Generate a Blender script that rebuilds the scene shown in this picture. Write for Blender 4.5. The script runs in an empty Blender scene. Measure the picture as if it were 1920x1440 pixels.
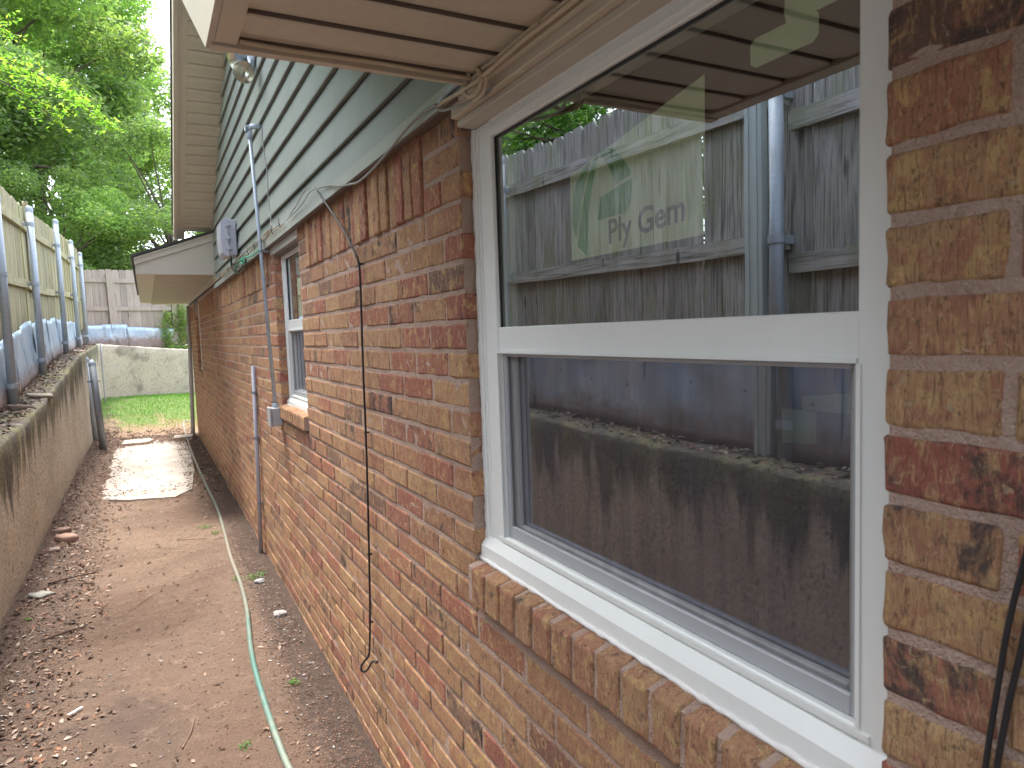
import bpy, math, random
import numpy as np
from mathutils import Vector, Matrix, noise
R = math.radians
random.seed(7); rng = np.random.default_rng(7)
sc = bpy.context.scene
col = sc.collection

# ------------------------------------------------------------------ camera
F = 1289.15
YAW, PITCH, ROLL = R(27.85), R(-4.44), R(-2.0)
fw = Vector((math.sin(YAW)*math.cos(PITCH), math.cos(YAW)*math.cos(PITCH), math.sin(PITCH)))
rt = Vector((math.cos(YAW), -math.sin(YAW), 0)); up = rt.cross(fw)
r2 = math.cos(ROLL)*rt + math.sin(ROLL)*up; u2 = -math.sin(ROLL)*rt + math.cos(ROLL)*up
cd = bpy.data.cameras.new('camera'); cam = bpy.data.objects.new('camera', cd); col.objects.link(cam)
cam.matrix_world = Matrix(((r2.x, u2.x, -fw.x, 0), (r2.y, u2.y, -fw.y, 0), (r2.z, u2.z, -fw.z, 0), (0, 0, 0, 1)))
cd.sensor_width = 36; cd.lens = F/1920*36; cd.clip_start = .02; cd.clip_end = 800
cd.dof.use_dof = True; cd.dof.focus_distance = 3.2; cd.dof.aperture_fstop = 11
sc.camera = cam

# ------------------------------------------------------------------ light
SUN_EL, SUN_AZ = R(66), R(-20)        # azimuth from +Y towards +X
w = bpy.data.worlds.new('World'); sc.world = w; w.use_nodes = True
nt = w.node_tree; nt.nodes.clear()
sky = nt.nodes.new('ShaderNodeTexSky'); sky.sky_type = 'NISHITA'; sky.sun_disc = False
sky.sun_elevation = SUN_EL; sky.sun_rotation = SUN_AZ
sky.air_density = 1.0; sky.dust_density = 3.0
hs = nt.nodes.new('ShaderNodeHueSaturation'); hs.inputs['Saturation'].default_value = .55
bg = nt.nodes.new('ShaderNodeBackground'); bg.inputs['Strength'].default_value = .15
wo = nt.nodes.new('ShaderNodeOutputWorld')
nt.links.new(sky.outputs[0], hs.inputs['Color']); nt.links.new(hs.outputs[0], bg.inputs[0]); nt.links.new(bg.outputs[0], wo.inputs[0])
sd = bpy.data.lights.new('sun', 'SUN'); sd.energy = 1.2; sd.angle = R(10); sd.color = (1, .95, .87)
so = bpy.data.objects.new('sun', sd); col.objects.link(so)
sdir = Vector((math.sin(SUN_AZ)*math.cos(SUN_EL), math.cos(SUN_AZ)*math.cos(SUN_EL), math.sin(SUN_EL)))
so.rotation_euler = sdir.to_track_quat('Z', 'Y').to_euler(); so.location = (-4, 10, 14)
sc.view_settings.view_transform = 'Standard'; sc.view_settings.look = 'None'
sc.view_settings.exposure = 2.5; sc.view_settings.gamma = 1; sc.view_settings.use_curve_mapping = False
sc.cycles.max_bounces = 8; sc.cycles.transparent_max_bounces = 12
sc.cycles.use_denoising = True

# ------------------------------------------------------------------ helpers
def tag(o, label=None, cat=None, group=None, kind=None):
    if label: o['label'] = label
    if cat: o['category'] = cat
    if group: o['group'] = group
    if kind: o['kind'] = kind
    return o
def empty(name, loc, label=None, cat=None, group=None):
    o = bpy.data.objects.new(name, None); o.location = loc; col.objects.link(o)
    bpy.context.view_layer.update() if False else None
    return tag(o, label, cat, group)
def wloc(o):
    v = Vector((0, 0, 0))
    while o is not None: v += o.location; o = o.parent
    return v
class MB:
    """collects faces in world coordinates"""
    def __init__(s): s.v = []; s.f = []; s.m = []; s.c = []
    def add(s, verts, faces, mi=0, c=None):
        n = len(s.v); s.v += [tuple(q) for q in verts]; s.f += [tuple(i+n for i in f) for f in faces]; s.m += [mi]*len(faces)
        if c is not None: s.c += [c]*len(verts)
        return s
    def box(s, x0, x1, y0, y1, z0, z1, mi=0, c=None, M=None, bev=0):
        if bev:
            b = bev; vs = []; 
            P = [(x0, x1), (y0, y1), (z0, z1)]
            # chamfered box: 24 verts
            idx = {}
            for ix in (0, 1):
                for iy in (0, 1):
                    for iz in (0, 1):
                        for ax in range(3):
                            p = []
                            for a, i in enumerate((ix, iy, iz)):
                                val = P[a][i]
                                if a != ax: val += b if i == 0 else -b
                                p.append(val)
                            idx[(ix, iy, iz, ax)] = len(vs); vs.append(tuple(p))
            g = lambda a, b_, c_, ax: idx[(a, b_, c_, ax)]
            fs = []
            for i in (0, 1):
                fs.append([g(i, 0, 0, 0), g(i, 1, 0, 0), g(i, 1, 1, 0), g(i, 0, 1, 0)])
                fs.append([g(0, i, 0, 1), g(1, i, 0, 1), g(1, i, 1, 1), g(0, i, 1, 1)])
                fs.append([g(0, 0, i, 2), g(1, 0, i, 2), g(1, 1, i, 2), g(0, 1, i, 2)])
            for i in (0, 1):
                for j in (0, 1):
                    fs.append([g(0, i, j, 1), g(1, i, j, 1), g(1, i, j, 2), g(0, i, j, 2)])
                    fs.append([g(i, 0, j, 0), g(i, 1, j, 0), g(i, 1, j, 2), g(i, 0, j, 2)])
                    fs.append([g(i, j, 0, 0), g(i, j, 1, 0), g(i, j, 1, 1), g(i, j, 0, 1)])
            for i in (0, 1):
                for j in (0, 1):
                    for k in (0, 1): fs.append([g(i, j, k, 0), g(i, j, k, 1), g(i, j, k, 2)])
        else:
            vs = [(x0, y0, z0), (x1, y0, z0), (x1, y1, z0), (x0, y1, z0), (x0, y0, z1), (x1, y0, z1), (x1, y1, z1), (x0, y1, z1)]
            fs = [(0, 3, 2, 1), (4, 5, 6, 7), (0, 1, 5, 4), (1, 2, 6, 5), (2, 3, 7, 6), (3, 0, 4, 7)]
        if M is not None: vs = [M @ Vector(q) for q in vs]
        return s.add(vs, fs, mi, c)
    def prism(s, poly, axis, a, b, mi=0, c=None, M=None):
        """poly: 2D points in the two other axes (cyclic order xyz), extruded a..b along axis"""
        n = len(poly)
        def P(p, t):
            if axis == 0: return (t, p[0], p[1])
            if axis == 1: return (p[0], t, p[1])
            return (p[0], p[1], t)
        vs = [P(p, a) for p in poly] + [P(p, b) for p in poly]
        if M is not None: vs = [M @ Vector(q) for q in vs]
        fs = [tuple(range(n))[::-1], tuple(range(n, 2*n))] + [(i, (i+1) % n, n+(i+1) % n, n+i) for i in range(n)]
        return s.add(vs, fs, mi, c)
    def tube(s, pts, r, n=8, mi=0, c=None, smooth=0, caps=True):
        pts = [Vector(p) for p in pts]
        if smooth:
            out = []
            for i in range(len(pts)-1):
                p0 = pts[max(i-1, 0)]; p1 = pts[i]; p2 = pts[i+1]; p3 = pts[min(i+2, len(pts)-1)]
                for k in range(smooth):
                    t = k/smooth
                    out.append(.5*((2*p1)+(p2-p0)*t+(2*p0-5*p1+4*p2-p3)*t*t+(3*p1-p0-3*p2+p3)*t**3))
            out.append(pts[-1]); pts = out
        rs = r if hasattr(r, '__len__') else [r]*len(pts)
        if len(rs) != len(pts): rs = list(np.interp(np.linspace(0, 1, len(pts)), np.linspace(0, 1, len(rs)), rs))
        vs = []; u = None
        for i, p in enumerate(pts):
            t = (pts[min(i+1, len(pts)-1)]-pts[max(i-1, 0)]).normalized()
            if u is None: u = t.orthogonal().normalized()
            u = (u-t*u.dot(t)); u = u.normalized() if u.length > 1e-6 else t.orthogonal().normalized()
            v = t.cross(u)
            for k in range(n):
                a = 2*math.pi*k/n; vs.append(p+(u*math.cos(a)+v*math.sin(a))*rs[i])
        fs = [(i*n+k, i*n+(k+1) % n, (i+1)*n+(k+1) % n, (i+1)*n+k) for i in range(len(pts)-1) for k in range(n)]
        if caps: fs += [tuple(range(n))[::-1], tuple(range((len(pts)-1)*n, len(pts)*n))]
        return s.add(vs, fs, mi, c)
    def lathe(s, prof, M, n=24, mi=0):
        vs = []; 
        for (r, z) in prof:
            for k in range(n):
                a = 2*math.pi*k/n; vs.append(M @ Vector((r*math.cos(a), r*math.sin(a), z)))
        fs = [(i*n+k, i*n+(k+1) % n, (i+1)*n+(k+1) % n, (i+1)*n+k) for i in range(len(prof)-1) for k in range(n)]
        return s.add(vs, fs, mi)
    def build(s, name, mats, parent=None, smooth=False, origin=None):
        me = bpy.data.meshes.new(name)
        o = bpy.data.objects.new(name, me); col.objects.link(o)
        V = np.array(s.v, float)
        base = wloc(parent) if parent else Vector((0, 0, 0))
        org = np.array(origin if origin is not None else V.mean(0))
        me.from_pydata([tuple(q) for q in (V-org)], [], s.f)
        if not isinstance(mats, (list, tuple)): mats = [mats]
        for m in mats: me.materials.append(m)
        if len(mats) > 1: me.polygons.foreach_set('material_index', s.m)
        if smooth: me.polygons.foreach_set('use_smooth', [True]*len(me.polygons))
        if s.c:
            at = me.color_attributes.new('bc', 'FLOAT_COLOR', 'POINT')
            at.data.foreach_set('color', np.array([(a[0], a[1], a[2], 1) for a in s.c], np.float32).ravel())
        me.update()
        o.parent = parent; o.location = Vector(org)-base
        return o
def bulk(name, V, Fq, mats, parent=None, colr=None, smooth=False, k=4):
    """fast mesh from arrays; V (n,3), Fq (m,k)"""
    me = bpy.data.meshes.new(name); o = bpy.data.objects.new(name, me); col.objects.link(o)
    org = V.mean(0); Vl = (V-org).astype(np.float32)
    me.vertices.add(len(V)); me.vertices.foreach_set('co', Vl.ravel())
    m = len(Fq); me.loops.add(m*k); me.loops.foreach_set('vertex_index', Fq.astype(np.int32).ravel())
    me.polygons.add(m); me.polygons.foreach_set('loop_start', np.arange(0, m*k, k, dtype=np.int32)); me.polygons.foreach_set('loop_total', np.full(m, k, np.int32))
    if smooth: me.polygons.foreach_set('use_smooth', np.ones(m, bool))
    me.update(calc_edges=True)
    me.materials.append(mats)
    if colr is not None:
        at = me.color_attributes.new('bc', 'FLOAT_COLOR', 'POINT')
        at.data.foreach_set('color', np.c_[colr, np.ones(len(colr))].astype(np.float32).ravel())
    base = wloc(parent) if parent else Vector((0, 0, 0))
    o.parent = parent; o.location = Vector(org)-base
    return o

# ------------------------------------------------------------------ material kit
class NT:
    def __init__(s, name):
        s.mat = bpy.data.materials.new(name); s.mat.use_nodes = True; s.t = s.mat.node_tree
        s.b = s.t.nodes['Principled BSDF']; s.pos = None
    def n(s, typ, **kw):
        q = s.t.nodes.new(typ)
        for k, v in kw.items(): setattr(q, k, v)
        return q
    def l(s, a, b): s.t.links.new(a, b)
    def P(s, scale=(1, 1, 1), off=None):
        if s.pos is None: s.pos = s.n('ShaderNodeNewGeometry').outputs['Position']
        m = s.n('ShaderNodeVectorMath', operation='MULTIPLY'); m.inputs[1].default_value = scale
        src = s.pos
        if off is not None:
            a = s.n('ShaderNodeVectorMath', operation='ADD'); s.l(src, a.inputs[0]); s.l(off, a.inputs[1]); src = a.outputs[0]
        s.l(src, m.inputs[0]); return m.outputs[0]
    def noise(s, vec, scale=5, detail=4, rough=.6, dist=0):
        q = s.n('ShaderNodeTexNoise'); q.inputs['Scale'].default_value = scale; q.inputs['Detail'].default_value = detail
        q.inputs['Roughness'].default_value = rough; q.inputs['Distortion'].default_value = dist; s.l(vec, q.inputs['Vector']); return q.outputs['Fac']
    def vor(s, vec, scale, out='Distance', feat='F1'):
        q = s.n('ShaderNodeTexVoronoi', feature=feat); q.inputs['Scale'].default_value = scale; s.l(vec, q.inputs['Vector']); return q.outputs[out]
    def ramp(s, fac, stops, interp='LINEAR'):
        q = s.n('ShaderNodeValToRGB'); e = q.color_ramp; e.interpolation = interp
        while len(e.elements) < len(stops): e.elements.new(.5)
        for el, (p, c) in zip(e.elements, stops):
            el.position = p; el.color = (*c, 1) if hasattr(c, '__len__') else (c, c, c, 1)
        s.l(fac, q.inputs[0]); return q.outputs[0]
    def mix(s, fac, a, b, mode='MIX'):
        q = s.n('ShaderNodeMix', data_type='RGBA', blend_type=mode)
        for sock, val in ((q.inputs[0], fac), (q.inputs[6], a), (q.inputs[7], b)):
            if hasattr(val, 'links'): s.l(val, sock)
            else: sock.default_value = (*val, 1) if hasattr(val, '__len__') else val
        return q.outputs[2]
    def math(s, op, a, b=0.0, clamp=False):
        q = s.n('ShaderNodeMath', operation=op, use_clamp=clamp)
        for sock, val in ((q.inputs[0], a), (q.inputs[1], b)):
            if hasattr(val, 'links'): s.l(val, sock)
            else: sock.default_value = val
        return q.outputs[0]
    def attr(s):
        q = s.n('ShaderNodeAttribute', attribute_name='bc'); x = s.n('ShaderNodeSeparateColor'); s.l(q.outputs['Color'], x.inputs[0])
        return q.outputs['Color'], x.outputs[0], x.outputs[1], x.outputs[2]
    def xyz(s):
        if s.pos is None: s.pos = s.n('ShaderNodeNewGeometry').outputs['Position']
        x = s.n('ShaderNodeSeparateXYZ'); s.l(s.pos, x.inputs[0]); return x.outputs
    def base(s, c):
        if hasattr(c, 'links'): s.l(c, s.b.inputs['Base Color'])
        else: s.b.inputs['Base Color'].default_value = (*c, 1)
    def rough(s, r):
        if hasattr(r, 'links'): s.l(r, s.b.inputs['Roughness'])
        else: s.b.inputs['Roughness'].default_value = r
    def bump(s, h, strength=.5, dist=.003):
        q = s.n('ShaderNodeBump'); q.inputs['Strength'].default_value = strength; q.inputs['Distance'].default_value = dist
        s.l(h, q.inputs['Height']); s.l(q.outputs[0], s.b.inputs['Normal']); return q
def scal(k, c): return tuple(k*a for a in c)

def m_brick():
    t = NT('brick'); t.rough(.9); _, a, b, d = t.attr()
    off = t.n('ShaderNodeCombineXYZ')
    t.l(t.math('MULTIPLY', b, 7.), off.inputs[0]); t.l(t.math('MULTIPLY', b, 13.), off.inputs[1]); t.l(t.math('MULTIPLY', d, 5.), off.inputs[2])
    o = off.outputs[0]
    basec = t.ramp(a, [(0, (.64, .395, .215)), (.28, (.60, .335, .185)), (.50, (.53, .255, .16)), (.68, (.52, .19, .13)), (.85, (.46, .15, .12)), (.93, (.32, .18, .13)), (1, (.22, .14, .11))])
    red = t.mix(d, (.54, .19, .125), (.46, .22, .15)); och = t.mix(d, (.82, .55, .23), (.74, .50, .26))
    blo = t.noise(t.P((1, 1, 1.1), o), 24, 5, .7, .5)
    c1 = t.mix(t.ramp(blo, [(.50, 0), (.60, .7)]), basec, red)
    blo2 = t.noise(t.P((1.2, 1, .8), o), 30, 5, .7, .7)
    c1 = t.mix(t.ramp(blo2, [(.53, 0), (.61, .8)]), c1, och)
    # dragged bark-like scoring, upright in the course
    st = t.noise(t.P((60, 130, 30), o), 1, 5, .68, 1.0)
    c2 = t.mix(t.ramp(st, [(.53, 0), (.63, .6)]), c1, (.78, .52, .28))
    st2 = t.noise(t.P((50, 165, 26), o), 1.25, 4, .66, 1.4)
    c3 = t.mix(t.ramp(st2, [(.54, 0), (.63, .7)]), c2, (.24, .12, .075))
    pit = t.noise(t.P((1, 1, .8), o), 105, 4, .75)
    c4 = t.mix(t.ramp(pit, [(.57, 0), (.67, .75)]), c3, (.13, .075, .055))
    dk = t.noise(t.P((1, 1, .8), o), 17, 6, .72, .35)
    dk = t.math('ADD', dk, t.math('MULTIPLY', t.math('POWER', d, 5.), .13))
    c5 = t.mix(t.ramp(dk, [(.60, 0), (.70, .88)]), c4, (.085, .07, .068))
    lt = t.noise(t.P((1, 1, 1), o), 70, 3, .6, .9)
    c6 = t.mix(t.ramp(lt, [(.63, 0), (.68, .7)]), c5, (.66, .50, .32))
    c6 = t.mix(1., c6, (.80, .79, .75), 'MULTIPLY')
    t.base(t.mix(t.math('MULTIPLY', b, .25), c6, t.mix(1., c6, (.6, .55, .55), 'MULTIPLY')))
    hgt = t.math('ADD', t.math('MULTIPLY', st, 1.3), t.math('ADD', t.math('MULTIPLY', st2, -1.5), t.math('ADD', t.math('MULTIPLY', pit, -1.0), t.math('MULTIPLY', blo, .8))))
    t.bump(hgt, .85, .004); return t.mat
def m_mortar():
    t = NT('mortar'); t.rough(.95)
    n1 = t.noise(t.P(), 9, 4); n2 = t.noise(t.P(), 220, 3, .7)
    c = t.mix(t.ramp(n1, [(.3, 0), (.7, 1)]), (.49, .345, .265), (.61, .45, .36))
    c = t.mix(t.ramp(n2, [(.4, 0), (.75, .5)]), c, (.36, .22, .16)); t.base(c)
    n3 = t.noise(t.P(), 70, 4, .7)
    t.bump(t.math('ADD', n2, t.math('MULTIPLY', n3, 2.5)), 1., .006); return t.mat
def m_paint(name, c, rough=.55, var=.06, grain=None, dirt=.0, dirtc=(.16, .12, .09)):
    t = NT(name); n1 = t.noise(t.P(), 3.3, 4)
    cc = t.mix(t.ramp(n1, [(.3, 0), (.7, 1)]), scal(1-var, c), scal(1+var, c))
    if dirt:
        n2 = t.noise(t.P((3, 3, 1)), 14, 5, .7); cc = t.mix(t.math('MULTIPLY', t.ramp(n2, [(.5, 0), (.75, 1)]), dirt), cc, dirtc)
    t.base(cc); t.rough(rough)
    g = t.noise(t.P(grain if grain else (1, 1, 1)), 1 if grain else 60, 4, .6)
    t.bump(g, .35 if grain else .12, .0015); return t.mat
def m_metal(name, c=(.42, .47, .52), rough=.42, metal=.75):
    t = NT(name); n1 = t.vor(t.P(), 55, 'Color'); s_ = t.n('ShaderNodeSeparateColor'); t.l(n1, s_.inputs[0])
    n2 = t.noise(t.P((1, 1, .4)), 12, 4)
    cc = t.mix(t.math('MULTIPLY', s_.outputs[0], .35), c, scal(.72, c)); cc = t.mix(t.ramp(n2, [(.55, 0), (.8, .6)]), cc, (.30, .29, .27))
    t.base(cc); t.rough(rough); t.b.inputs['Metallic'].default_value = metal
    t.bump(n2, .1, .002); return t.mat
def m_wood(name, mode):
    """mode: grey weathered pickets turning yellow-green with algae further along the fence"""
    t = NT(name); t.rough(.85); _, a, b, d = t.attr()
    off = t.n('ShaderNodeCombineXYZ'); t.l(t.math('MULTIPLY', b, 9.), off.inputs[0]); t.l(t.math('MULTIPLY', a, 17.), off.inputs[1]); t.l(t.math('MULTIPLY', d, 11.), off.inputs[2]); o = off.outputs[0]
    sc_ = (70, 70, 3.2) if mode != 'rail' else (60, 2.5, 60)
    g1 = t.noise(t.P(sc_, o), 1, 5, .65, .5); g2 = t.noise(t.P(scal(3.2, sc_), o), 1, 3, .6)
    kn = t.vor(t.P((5, 5, 1.6), o), 1.2); 
    g = t.math('ADD', g1, t.math('MULTIPLY', t.ramp(kn, [(0, .35), (.12, 0)]), 1.))
    grey = t.ramp(g, [(.25, (.68, .66, .63)), (.48, (.50, .485, .46)), (.62, (.20, .19, .175)), (.85, (.07, .06, .055))])
    tan = t.ramp(g, [(.25, (.60, .55, .33)), (.5, (.49, .44, .25)), (.68, (.26, .23, .12)), (.85, (.12, .10, .06))])
    brn = t.ramp(g, [(.25, (.64, .55, .48)), (.5, (.53, .45, .39)), (.68, (.36, .29, .25)), (.85, (.14, .11, .09))])
    y = t.xyz()
    if mode == 'far': c = brn
    else:
        fac = t.ramp(t.math('DIVIDE', y[1], 20.), [(.26, 0), (.40, 1)])
        c = t.mix(fac, grey, tan)
    al = t.noise(t.P((3, 3, 1.1), o), 1.4, 4, .6, .3)
    c = t.mix(t.math('MULTIPLY', t.ramp(al, [(.45, 0), (.66, 1)]), .18 if mode == 'far' else .55), c, (.25, .27, .115))
    c = t.mix(t.math('MULTIPLY', a, .38), c, (.12, .105, .095))
    t.base(c); t.bump(t.math('ADD', g1, t.math('MULTIPLY', g2, .6)), .6, .003); return t.mat
def m_concrete(name, streak=True):
    t = NT(name); t.rough(.92); p = t.xyz()
    n1 = t.noise(t.P(), 2.1, 5, .6); n2 = t.noise(t.P(), 30, 5, .7); vv = t.vor(t.P(), 30)
    c = t.mix(t.ramp(n1, [(.3, 0), (.7, 1)]), (.68, .60, .48), (.56, .50, .40))
    c = t.mix(t.ramp(n2, [(.45, 0), (.8, .6)]), c, (.30, .24, .17))
    if streak:
        s1 = t.noise(t.P((3.2, 3.2, .35)), 1.6, 5, .62, .6)
        # height below the cap of the wall (cap climbs with y)
        cap = t.ramp(t.math('DIVIDE', p[1], 20.), [(0, 0.0), (.28, .04), (.47, .31), (.60, .53), (.85, .70), (1, .72)])
        dep = t.math('SUBTRACT', t.math('ADD', cap, -.68), p[2])
        k = t.math('ADD', t.math('MULTIPLY', s1, 1.5), t.math('MULTIPLY', dep, -1.0))
        c = t.mix(t.ramp(k, [(.38, 0), (.58, .9)]), c, t.mix(t.ramp(t.noise(t.P((1, 1, .4)), 3.5, 4), [(.42, 0), (.58, 1)]), (.075, .066, .052), (.165, .155, .065)))
    else:
        s1 = t.noise(t.P((1.1, 1.1, 1.6)), 1.9, 4, .6, .5)
        c = t.mix(t.ramp(s1, [(.52, 0), (.68, .7)]), c, (.20, .17, .14))
        s2 = t.noise(t.P((1.3, 1.3, 2.)), 1.5, 4, .6)
        c = t.mix(t.ramp(s2, [(.55, 0), (.72, .7)]), c, (.60, .56, .50))
    pit = t.noise(t.P((1, 1, .55)), 34, 3, .7, .5)
    c = t.mix(t.ramp(pit, [(.63, 0), (.71, .75)]), c, (.09, .075, .055))
    t.base(c); t.bump(t.math('SUBTRACT', t.math('ADD', n2, t.math('MULTIPLY', vv, .5)), t.ramp(pit, [(.6, 0), (.72, 1.)])), 1., .012); return t.mat
def m_soil():
    t = NT('soil'); t.rough(.95); p = t.xyz()
    n1 = t.noise(t.P(), 1.3, 5, .6, .3); n2 = t.noise(t.P(), 14, 5, .7); n3 = t.noise(t.P(), 130, 4, .75)
    c = t.mix(t.ramp(n1, [(.40, 0), (.60, 1)]), (.175, .112, .076), (.255, .175, .122))
    # damp soil: foreground and along the house
    dm = t.math('ADD', t.math('MULTIPLY', t.math('SUBTRACT', 5.1, p[1]), .30), t.math('MULTIPLY', t.math('SUBTRACT', n1, .5), 3.2))
    c = t.mix(t.ramp(dm, [(.3, 0), (.85, .85)]), c, (.095, .064, .052))
    dr = t.math('ADD', t.math('MULTIPLY', t.math('SUBTRACT', p[0], .47), 5.), t.math('MULTIPLY', t.math('SUBTRACT', n2, .5), 1.5))
    c = t.mix(t.ramp(dr, [(0, 0), (.4, .85)]), c, (.06, .04, .032))
    dl = t.math('ADD', t.math('MULTIPLY', t.math('SUBTRACT', -.42, p[0]), 4.), t.math('MULTIPLY', t.math('SUBTRACT', n2, .5), 2.))
    c = t.mix(t.ramp(dl, [(0, 0), (.6, .6)]), c, (.14, .098, .076))
    c = t.mix(t.ramp(n3, [(.50, 0), (.70, .6)]), c, (.16, .10, .08)); c = t.mix(t.ramp(t.noise(t.P(), 48, 5, .75), [(.54, 0), (.68, .45)]), c, (.20, .13, .10))
    c = t.mix(t.ramp(t.noise(t.P(), 210, 2), [(.68, 0), (.74, .7)]), c, (.40, .28, .20))
    c = t.mix(t.math('MULTIPLY', t.ramp(n2, [(.55, 0), (.75, 1)]), .35), c, (.55, .38, .28))
    t.base(c); t.bump(t.math('ADD', n3, t.math('MULTIPLY', n2, 2.0)), 1., .014); return t.mat
def m_leaf(name, trans=.5, sp=.4):
    t = NT(name); cc, a, b, d = t.attr(); t.base(cc); t.rough(.5)
    tr = t.n('ShaderNodeBsdfTranslucent'); t.l(t.mix(1., cc, (1.1, 1.3, .55), 'MULTIPLY'), tr.inputs[0])
    mx = t.n('ShaderNodeMixShader'); mx.inputs[0].default_value = trans
    out = t.t.nodes['Material Output']; t.l(t.b.outputs[0], mx.inputs[1]); t.l(tr.outputs[0], mx.inputs[2]); t.l(mx.outputs[0], out.inputs[0]); return t.mat
def m_vcol(name, rough=.85):
    t = NT(name); cc, a, b, d = t.attr(); n = t.noise(t.P(), 90, 3); t.base(t.mix(t.ramp(n, [(.4, 0), (.8, .5)]), cc, t.mix(1., cc, (.4, .4, .4), 'MULTIPLY'))); t.rough(rough); t.bump(n, .4, .002); return t.mat
def m_glass(name, refl, tint=(.75, .82, .78), gcol=(.80, .88, 1.0), wave=.02):
    t = NT(name); t.t.nodes.remove(t.b)
    tr = t.n('ShaderNodeBsdfTransparent'); tr.inputs[0].default_value = (*tint, 1)
    gl = t.n('ShaderNodeBsdfGlossy'); gl.inputs['Color'].default_value = (*gcol, 1); gl.inputs['Roughness'].default_value = 0.0
    lw = t.n('ShaderNodeLayerWeight'); lw.inputs[0].default_value = .5
    f = t.math('ADD', t.math('MULTIPLY', t.math('POWER', lw.outputs['Facing'], 4.), .8), refl, True)
    bp = t.n('ShaderNodeBump'); bp.inputs['Strength'].default_value = wave; bp.inputs['Distance'].default_value = .01
    t.l(t.noise(t.P((0, 1, 1)), 3, 2), bp.inputs['Height']); t.l(bp.outputs[0], gl.inputs['Normal'])
    mx = t.n('ShaderNodeMixShader'); t.l(f, mx.inputs[0]); t.l(tr.outputs[0], mx.inputs[1]); t.l(gl.outputs[0], mx.inputs[2])
    t.l(mx.outputs[0], t.t.nodes['Material Output'].inputs[0]); return t.mat
def m_screen():
    t = NT('insect_screen'); t.base((.085, .08, .085)); t.rough(.8); p = t.xyz()
    # woven mesh: fine threads plus slack in the weave
    wv = t.noise(t.P((0, 26, 1.2)), 1, 3, .5, .4)
    f = t.ramp(wv, [(.35, .30), (.65, .44)])
    tr = t.n('ShaderNodeBsdfTransparent'); mx = t.n('ShaderNodeMixShader')
    t.l(f, mx.inputs[0]); t.l(tr.outputs[0], mx.inputs[1]); t.l(t.b.outputs[0], mx.inputs[2]); t.l(mx.outputs[0], t.t.nodes['Material Output'].inputs[0]); return t.mat
def m_flat(name, c, rough=.6, metal=0):
    t = NT(name); n = t.noise(t.P(), 25, 3); t.base(t.mix(t.ramp(n, [(.35, 0), (.75, 1)]), scal(.9, c), scal(1.08, c))); t.rough(rough); t.b.inputs['Metallic'].default_value = metal; return t.mat
def m_film(name, c, alpha=.8):
    t = NT(name); n = t.noise(t.P(), 18, 3); t.base(t.mix(t.ramp(n, [(.35, 0), (.75, 1)]), scal(.93, c), scal(1.05, c))); t.rough(.6)
    t.b.inputs['Alpha'].default_value = alpha; return t.mat

M = {}
M['brick'] = m_brick(); M['mortar'] = m_mortar()
M['beige'] = m_paint('beige_vinyl', (.60, .52, .40), .5, .05, (3, 60, 60), .0)
M['soffit'] = m_paint('beige_soffit', (.60, .525, .41), .5, .06, (2, 90, 3), .16)
M['fascia'] = m_paint('beige_fascia', (.56, .50, .41), .5, .05)
M['siding'] = m_paint('sage_siding', (.285, .31, .275), .6, .07, (30, 3.5, 70), .12, (.2, .2, .17))
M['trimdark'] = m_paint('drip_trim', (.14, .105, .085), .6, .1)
M['trimsage'] = m_paint('sage_trim', (.40, .42, .37), .5, .05)
M['vinyl'] = m_paint('white_vinyl', (.82, .835, .79), .35, .03, None, .05, (.5, .45, .38))
M['caulk'] = m_paint('caulk', (.80, .78, .74), .5, .05)
M['screenframe'] = m_paint('grey_frame', (.42, .43, .44), .4, .05)
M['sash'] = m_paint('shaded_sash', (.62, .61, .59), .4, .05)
M['shingle'] = m_paint('shingle', (.07, .065, .06), .9, .3)
M['galv'] = m_metal('galvanised', (.44, .50, .56), .5, .35); M['sheet'] = m_metal('sheet_metal', (.66, .73, .78), .38, .55)
M['darkiron'] = m_metal('old_pipe', (.24, .26, .28), .6, .5)
M['wood'] = m_wood('picket_wood', 'near'); M['railwood'] = m_wood('rail_wood', 'rail'); M['farwood'] = m_wood('far_wood', 'far')
M['concrete'] = m_concrete('stained_concrete'); M['concrete2'] = m_concrete('far_concrete', False)
M['soil'] = m_soil(); M['leaf'] = m_leaf('leaves', .6); M['litter'] = m_vcol('litter'); M['grassb'] = m_leaf('grass_blades', .25)
M['glass'] = m_glass('window_glass', .40, (.86, .92, .86), gcol=(.84, .90, .93)); M['glass2'] = m_glass('lower_glass', .60, wave=.05, gcol=(.80, .83, .92))
M['screen'] = m_screen()
M['black'] = m_flat('black_rubber', (.02, .02, .022), .45); M['cable'] = m_flat('grey_cable', (.30, .29, .27), .5)
M['beigecable'] = m_flat('beige_cable', (.56, .45, .31), .5); M['green'] = m_flat('green_wire', (.05, .42, .28), .5)
M['plastic'] = m_paint('grey_plastic', (.44, .44, .49), .45, .04); M['boxgrey'] = m_paint('box_grey', (.43, .43, .44), .5, .05)
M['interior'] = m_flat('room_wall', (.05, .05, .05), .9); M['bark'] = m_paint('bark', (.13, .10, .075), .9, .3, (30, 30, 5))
M['labelgreen'] = m_film('sticker_film', (.86, .95, .66), .93); M['logogreen'] = m_film('logo_green', (.08, .48, .10), .9); M['logotext'] = m_film('logo_grey', (.14, .15, .14), .9)
M['chrome'] = m_flat('reflector', (.75, .72, .66), .22, .9)

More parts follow.
